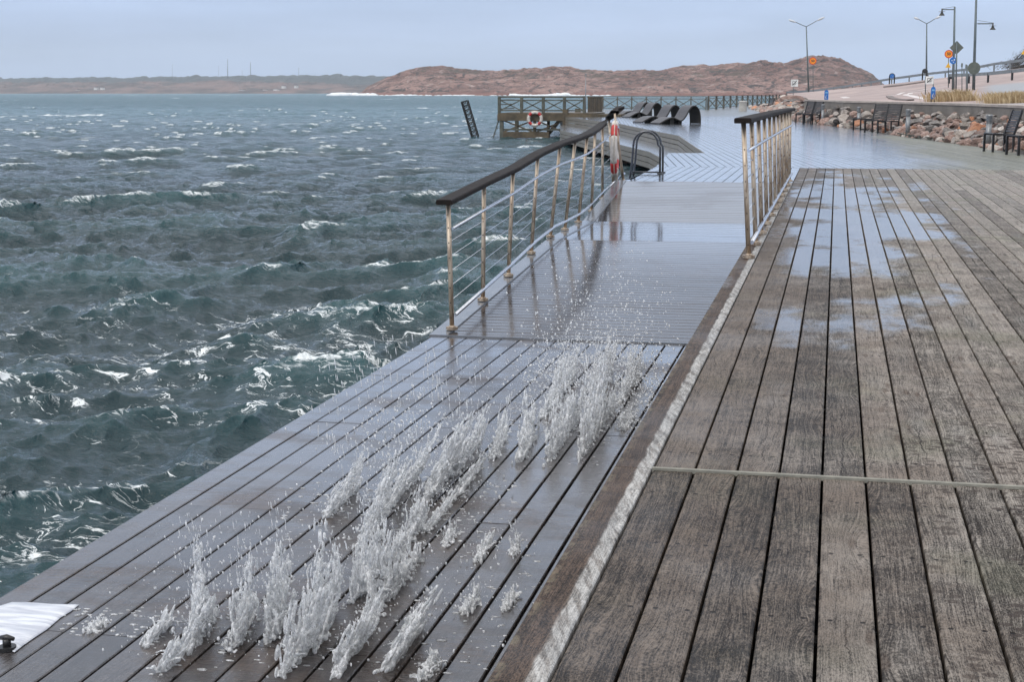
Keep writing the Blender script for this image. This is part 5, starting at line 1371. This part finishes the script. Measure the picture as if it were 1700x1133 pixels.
def jet(a_px, b_px, t_px, dens, r0, label, seed, shape='tall'):
    rg = random.Random(seed); a = P(*a_px, ZL); b = P(*b_px, ZL); m_ = a.lerp(b, .5); r0 = r0 * .62
    tip = PY(t_px[0], t_px[1], m_.y); H_ = tip.z - ZL; lean = Vector((tip.x - m_.x, 0, 0)); L = (b - a).length
    bl = []
    nf = max(2, int(round(dens * 1.6 + L * 3)))          # a few fingers, each a bundle of strands
    for k in range(nf):
        u0 = (k + rg.uniform(.2, .8)) / nf; hk = H_ * rg.choice((.45, .65, .85, 1.)) * (.6 + .4 * math.sin(math.pi * u0))
        if k == nf // 2: hk = H_
        dirx = rg.gauss(0, .10); diry = rg.gauss(0, .10); foot = a.lerp(b, u0)
        top = foot + lean * (hk / max(H_, .01)) + Vector((dirx * hk, diry * hk, hk))
        ns = int(3 + dens * 2)
        for s_ in range(int(24 + 20 * dens)):
            hh = rg.random() ** 1.35; q = foot.lerp(top, hh) + Vector((rg.gauss(0, .016), rg.gauss(0, .026 + L * .07), 0)) * (1 - hh * .55)
            r_ = r0 * rg.uniform(.55, 1.45) * (1 - .5 * hh); bl.append((q.x, q.y, max(q.z, ZL), r_ * .85, r_ * .95, r_ * rg.uniform(1.2, 4.2) * (.6 + hh), lean.x / max(H_, .02)))
        for s_ in range(ns):
            w_ = rg.gauss(0, .045) * (.5 + L * 1.2); fo = foot + (b - a).normalized() * w_ + Vector((rg.gauss(0, .007), 0, -.004))
            sc = rg.uniform(.35, 1.); tp = foot.lerp(top, sc) + Vector((rg.gauss(0, .016), rg.gauss(0, .022), 0)) * (.4 + sc)
            ligament(bl, fo, tp, r0 * rg.choice((.6, .8, 1.1, 1.5)), rg, .012)
        for s_ in range(int(2 + dens)):                     # drops torn off above the finger
            q = top + Vector((rg.gauss(0, .02), rg.gauss(0, .02), abs(rg.gauss(0, .10)) * hk * 2)); r_ = rg.uniform(.0015, .004); DROPS.append((q.x, q.y, q.z, r_, r_, r_ * rg.uniform(1.2, 5), -.15))
    for i in range(int(40 * (L + .08) / .3)):              # frothy foot along the gap
        q = a.lerp(b, rg.random()); r_ = rg.uniform(.003, .009); bl.append((q.x + rg.gauss(0, .012), q.y, ZL + rg.uniform(0, .022), r_ * 1.3, r_ * 1.8, r_, 0))
    for i in range(int(3 + dens * 5)):                     # curling threads joining fingers
        p0 = a.lerp(b, rg.random()) + lean * rg.uniform(0, .3) + Vector((0, 0, H_ * rg.uniform(.02, .25))); d_ = Vector((rg.choice((-1, 1)) * rg.uniform(.02, .07), rg.uniform(-.05, .05), rg.uniform(.0, .06)))
        for k in range(14): t_ = k / 13; w_ = p0 + d_ * t_ + Vector((math.sin(t_ * 3.1) * .018, 0, math.sin(t_ * 3.1) * .02)); r_ = r0 * (.62 - .3 * t_) * rg.uniform(.7, 1.15); bl.append((w_.x, w_.y, w_.z, r_, r_, r_, 0))
    for i in range(int(28 * dens)):
        q = a.lerp(b, rg.random()); hh = H_ * abs(rg.gauss(.4, .4)); r_ = .0011 + .0042 * rg.random() ** 3
        DROPS.append((q.x + lean.x * hh / max(H_, .01) + rg.gauss(0, .045), q.y + rg.gauss(0, .05), ZL + .004 + hh, r_, r_, r_ * rg.uniform(1, 2.4), rg.uniform(-.3, .1)))
    me = blobs_mesh('water_jet', bl, M['splash'])
    o = bpy.data.objects.new('water_jet', me); COL.objects.link(o)
    md = o.modifiers.new('r', 'REMESH'); md.mode = 'VOXEL'; md.voxel_size = .0031; md.use_smooth_shade = True
    m2_ = o.modifiers.new('s', 'SMOOTH'); m2_.factor = .5; m2_.iterations = 4
    dg = bpy.context.evaluated_depsgraph_get(); me2 = bpy.data.meshes.new_from_object(o.evaluated_get(dg)); o.modifiers.clear(); o.data = me2; bpy.data.meshes.remove(me)
    me2.name = 'water_jet'
    if not me2.materials: me2.materials.append(M['splash'])
    n = len(me2.vertices); co = np.empty(n * 3); me2.vertices.foreach_get('co', co); co = co.reshape(-1, 3)
    # ragged relief
    nn = np.array([mnoise.noise_vector(Vector(c) * 55)[:] for c in co]) * .0018; co = co + nn
    me2.vertices.foreach_set('co', co.ravel()); me2.update()
    tag(o, label, 'water jet', 'jets of sea water spurting through the deck gaps'); return n
J_ = [
 ((246, 1066), (285, 1032), (277, 1024), 1.0, .016, 'short glassy jet at the far left of the row, leaning over a plank'),
 ((263, 1122), (338, 1046), (330, 1000), 1.3, .017, 'low jet stretched along the gap nearest the lower left corner'),
 ((322, 1068), (345, 1028), (326, 905), 1.8, .016, 'tall narrow column jet, leftmost of the tall ones'),
 ((384, 1085), (412, 1030), (396, 925), 1.5, .014, 'slim tall jet just right of the leftmost tall column'),
 ((452, 1070), (470, 1015), (458, 905), 2.0, .015, 'broad veil shaped tall jet, third of the tall columns from the left'),
 ((470, 1128), (512, 1052), (512, 935), 1.6, .016, 'ragged jet right of the veil shaped one near the bottom edge'),
 ((528, 1078), (545, 1010), (535, 872), 1.7, .015, 'tallest straight column in the middle of the row'),
 ((556, 1120), (602, 1058), (622, 985), 1.5, .016, 'leaning ribbon jet at the bottom, right of the tallest column'),
 ((604, 1048), (655, 975), (640, 872), 1.6, .015, 'leaning jet rising between the middle planks'),
 ((640, 1115), (684, 1048), (715, 985), 1.5, .016, 'last jet at the bottom right of the row, curling over'),
 ((588, 1000), (640, 930), (612, 850), 1.8, .014, 'tangled lacy jet behind the middle column'),
 ((640, 1000), (690, 935), (668, 905), 1.2, .013, 'small lacy jet right of the tangle'),
 ((540, 860), (585, 815), (608, 752), 1.3, .014, 'pale fan jet at the far left of the upper row'),
 ((598, 905), (640, 850), (650, 748), 1.8, .015, 'bright spiky jet in the upper row, second from left'),
 ((655, 930), (700, 868), (690, 812), 1.8, .014, 'mottled jet in the heart of the splash'),
 ((640, 850), (690, 790), (722, 705), 1.6, .015, 'flame shaped jet pointing up right in the upper row'),
 ((703, 835), (752, 778), (775, 690), 2.2, .017, 'large white flame shaped jet left of the first railing post reflection'),
 ((752, 790), (792, 735), (800, 668), 1.8, .014, 'upright white spike jet below the first railing post'),
 ((704, 886), (795, 778), (792, 765), .8, .012, 'long low ridge of water running along one gap'),
 ((817, 766), (838, 722), (842, 668), 1.3, .012, 'isolated slim jet right of the white spike'),
 ((862, 768), (884, 715), (878, 655), 1.6, .015, 'isolated plump white jet in the middle of the deck'),
 ((914, 764), (960, 690), (945, 600), 2.2, .015, 'left tower of the dense splash below the ramp'),
 ((966, 758), (1014, 680), (995, 590), 2.2, .015, 'right tower of the dense splash below the ramp'),
 ((905, 690), (950, 630), (938, 575), 2.0, .014, 'back left crest of the dense splash'),
 ((975, 672), (1015, 618), (1010, 560), 2.0, .014, 'back middle crest of the dense splash'),
 ((1030, 668), (1060, 625), (1050, 578), 1.8, .013, 'rightmost crest of the dense splash beside the rim'),
 ((1036, 715), (1050, 695), (1030, 682), .9, .011, 'little curled jet right of the dense splash'),
 ((792, 932), (812, 905), (806, 892), .9, .012, 'small glassy blob on the planks right of the main splash'),
 ((738, 910), (752, 888), (745, 868), .9, .010, 'small hooked jet above the right planks'),
 ((852, 925), (858, 912), (853, 872), .6, .008, 'thin single spurt on the right planks'),
 ((770, 1022), (790, 1002), (782, 980), .8, .011, 'small bubbly spurt low on the right planks'),
 ((700, 1128), (725, 1105), (712, 1092), .8, .012, 'small spurt at the bottom edge right of the row'),
 ((838, 1015), (858, 990), (845, 985), .7, .009, 'tiny spurt near the rim board at the bottom'),
 ((150, 1050), (172, 1036), (160, 1034), .6, .010, 'foamy fleck on the planks beside the washed corner'),
]
tot = 0
for i, (a, b, t_, dn, r0, lab) in enumerate(J_): tot += jet(a, b, t_, dn, r0, lab, 100 + i)
print('jet verts', tot)
rg = random.Random(77)
def cloud(x0, x1, y0, y1, hmax, cnt_, rmin, rmax, stretch=1.3, tilt=-.25, power=1.6):
    for i in range(cnt_):
        q = P(rg.uniform(x0, x1), rg.uniform(y0, y1), ZL); h_ = hmax * rg.random() ** power; r_ = rmin * .7 + (rmax * 1.35 - rmin * .7) * rg.random() ** 3.2
        st = rg.uniform(1, stretch); DROPS.append((q.x + rg.gauss(0, .1), q.y, ZL + .006 + h_, r_, r_, r_ * st, tilt * rg.random()))
cloud(890, 1100, 590, 690, .75, 2600, .0018, .0055, 1.8)
cloud(930, 1060, 580, 640, .95, 1000, .0016, .0046, 1.6, power=1.1)
cloud(720, 900, 600, 720, .30, 260, .0015, .004, 2.5)
cloud(520, 800, 760, 1000, .35, 600, .0014, .0042, 2.5)
cloud(250, 560, 950, 1120, .35, 700, .0013, .0038, 3.)
cloud(560, 900, 900, 1120, .12, 220, .0014, .0042, 1.6)
cloud(880, 1090, 600, 720, .30, 2600, .0022, .0068, 1.6, power=1.4)
cloud(600, 800, 700, 860, .25, 1300, .0018, .0055, 2.)
cloud(880, 1110, 590, 740, .04, 500, .002, .006, 1.)
# tall falling threads of drops above the left jets and over the seaward planks
for (x, yb, yt, w_) in ((330, 985, 850, 14), (400, 985, 850, 14), (458, 950, 835, 14), (550, 760, 600, 22), (655, 740, 560, 22), (610, 700, 560, 20), (690, 770, 640, 14), (770, 700, 590, 18), (720, 660, 580, 14), (590, 860, 740, 20)):
    b = P(x, yb + 70, ZL)
    for i in range(46):
        q = PY(x + rg.gauss(0, w_), rg.uniform(yt, yb), b.y); r_ = rg.uniform(.0010, .0020) * b.y / 5.5; DROPS.append((q.x, q.y, q.z, r_, r_, r_ * rg.uniform(5, 14), -.12))
me = blobs_mesh('spray_droplets', DROPS, M['splash'], IC1_V, IC1_F); o = bpy.data.objects.new('spray_droplets', me); COL.objects.link(o)
tag(o, 'cloud of flying drops over the lower deck', kind='stuff'); print('drops', len(DROPS))
# splatter lying on the planks: flat irregular beads and ripples
BL = []
for (x0, x1, y0, y1, n) in ((560, 900, 880, 1120, 120), (240, 560, 1000, 1125, 90), (840, 1110, 600, 780, 220), (600, 860, 740, 900, 140), (100, 240, 1010, 1060, 70), (460, 640, 800, 900, 80), (980, 1110, 620, 720, 160)):
    for i in range(n):
        q = P(rg.uniform(x0, x1), rg.uniform(y0, y1), ZL)
        if q.x > XE - .03: continue
        gx = ((q.x - XL) % .1545); near = min(gx, .1545 - gx)
        if near < .008: continue
        r_ = rg.uniform(.003, .010); BL.append((q.x, q.y, ZL + .001, r_ * rg.uniform(1, 2.6), r_ * rg.uniform(.6, 1.6), r_ * .35, 0))
me = blobs_mesh('deck_splatter', BL, M['splash'], IC1_V, IC1_F); o = bpy.data.objects.new('deck_splatter', me); COL.objects.link(o); tag(o, 'beads of water lying on the lower deck', kind='stuff')

# smooth tongue of wave water lying over the lower left corner
def tongue():
    out = [(-60, 1010), (0, 1004), (20, 998), (52, 998.5), (85, 1001), (131, 1002), (118, 1013), (100, 1024), (78, 1043), (58, 1056), (38, 1070), (24, 1081), (0, 1070), (-60, 1090)]
    pts = [P(x, y, ZL + .01) for x, y in out]; bm = bmesh.new()
    c = sum(pts, Vector()) / len(pts)
    NR, ring = 12, []
    dense = []
    for i in range(len(pts)):
        for k in range(6): dense.append(pts[i].lerp(pts[(i + 1) % len(pts)], k / 6))
    n = len(dense); vs = []
    for r_ in range(NR + 1):
        f_ = 1 - r_ / NR
        for p in dense:
            q = c + (p - c) * f_; hgt = .010 * (1 - f_ ** 6) + .003 * mnoise.noise(Vector((q.x * 5, q.y * 22, 0))) * (1 - f_ ** 4)
            vs.append((q.x, q.y, ZL + .004 + hgt))
    b0 = len(vs); vs += [(p.x, p.y, ZL + .002) for p in dense]
    fs = [(r_ * n + i, r_ * n + (i + 1) % n, (r_ + 1) * n + (i + 1) % n, (r_ + 1) * n + i) for r_ in range(NR) for i in range(n)] + [list(range(b0, b0 + n))[::-1]] + [(b0 + i, b0 + (i + 1) % n, (i + 1) % n, i) for i in range(n)]
    mb = MB(); mb.add(vs, fs, smooth=True)
    t = NT('milky_water'); p = t.pos(); nz = t.noise(t.mapv(p, (4, 26, 1)), 1., 5, .6, .5)
    o = mb.build('wave_tongue', t.done(t.pri(Base_Color=t.mix(t.ss(nz, .38, .62), (.42, .44, .50), (.66, .68, .72)), Roughness=.3, Normal=t.bump(nz, .01, .5))))
    tag(o, 'smooth milky tongue of wave water lying over the lower left deck corner', 'wave')
tongue()
r = thing('mooring_cleat', P(12, 1080, ZL), 'small dark cleat at the lower left corner beside the milky wave', 'cleat')
b = Vector(r.location); mb = MB(); mb.tube([b, b + Vector((0, 0, .015))], .034, 14, smooth=False); mb.tube([b + Vector((0, 0, .015)), b + Vector((0, 0, .045))], .016, 10); part(mb, 'base', M['blackm'], r)
mb = MB(); mb.tube([b + Vector((-.03, .0, .045)), b + Vector((0, 0, .05)), b + Vector((.03, 0, .045))], [.008, .012, .008], 8); part(mb, 'horn', M['blackm'], r)
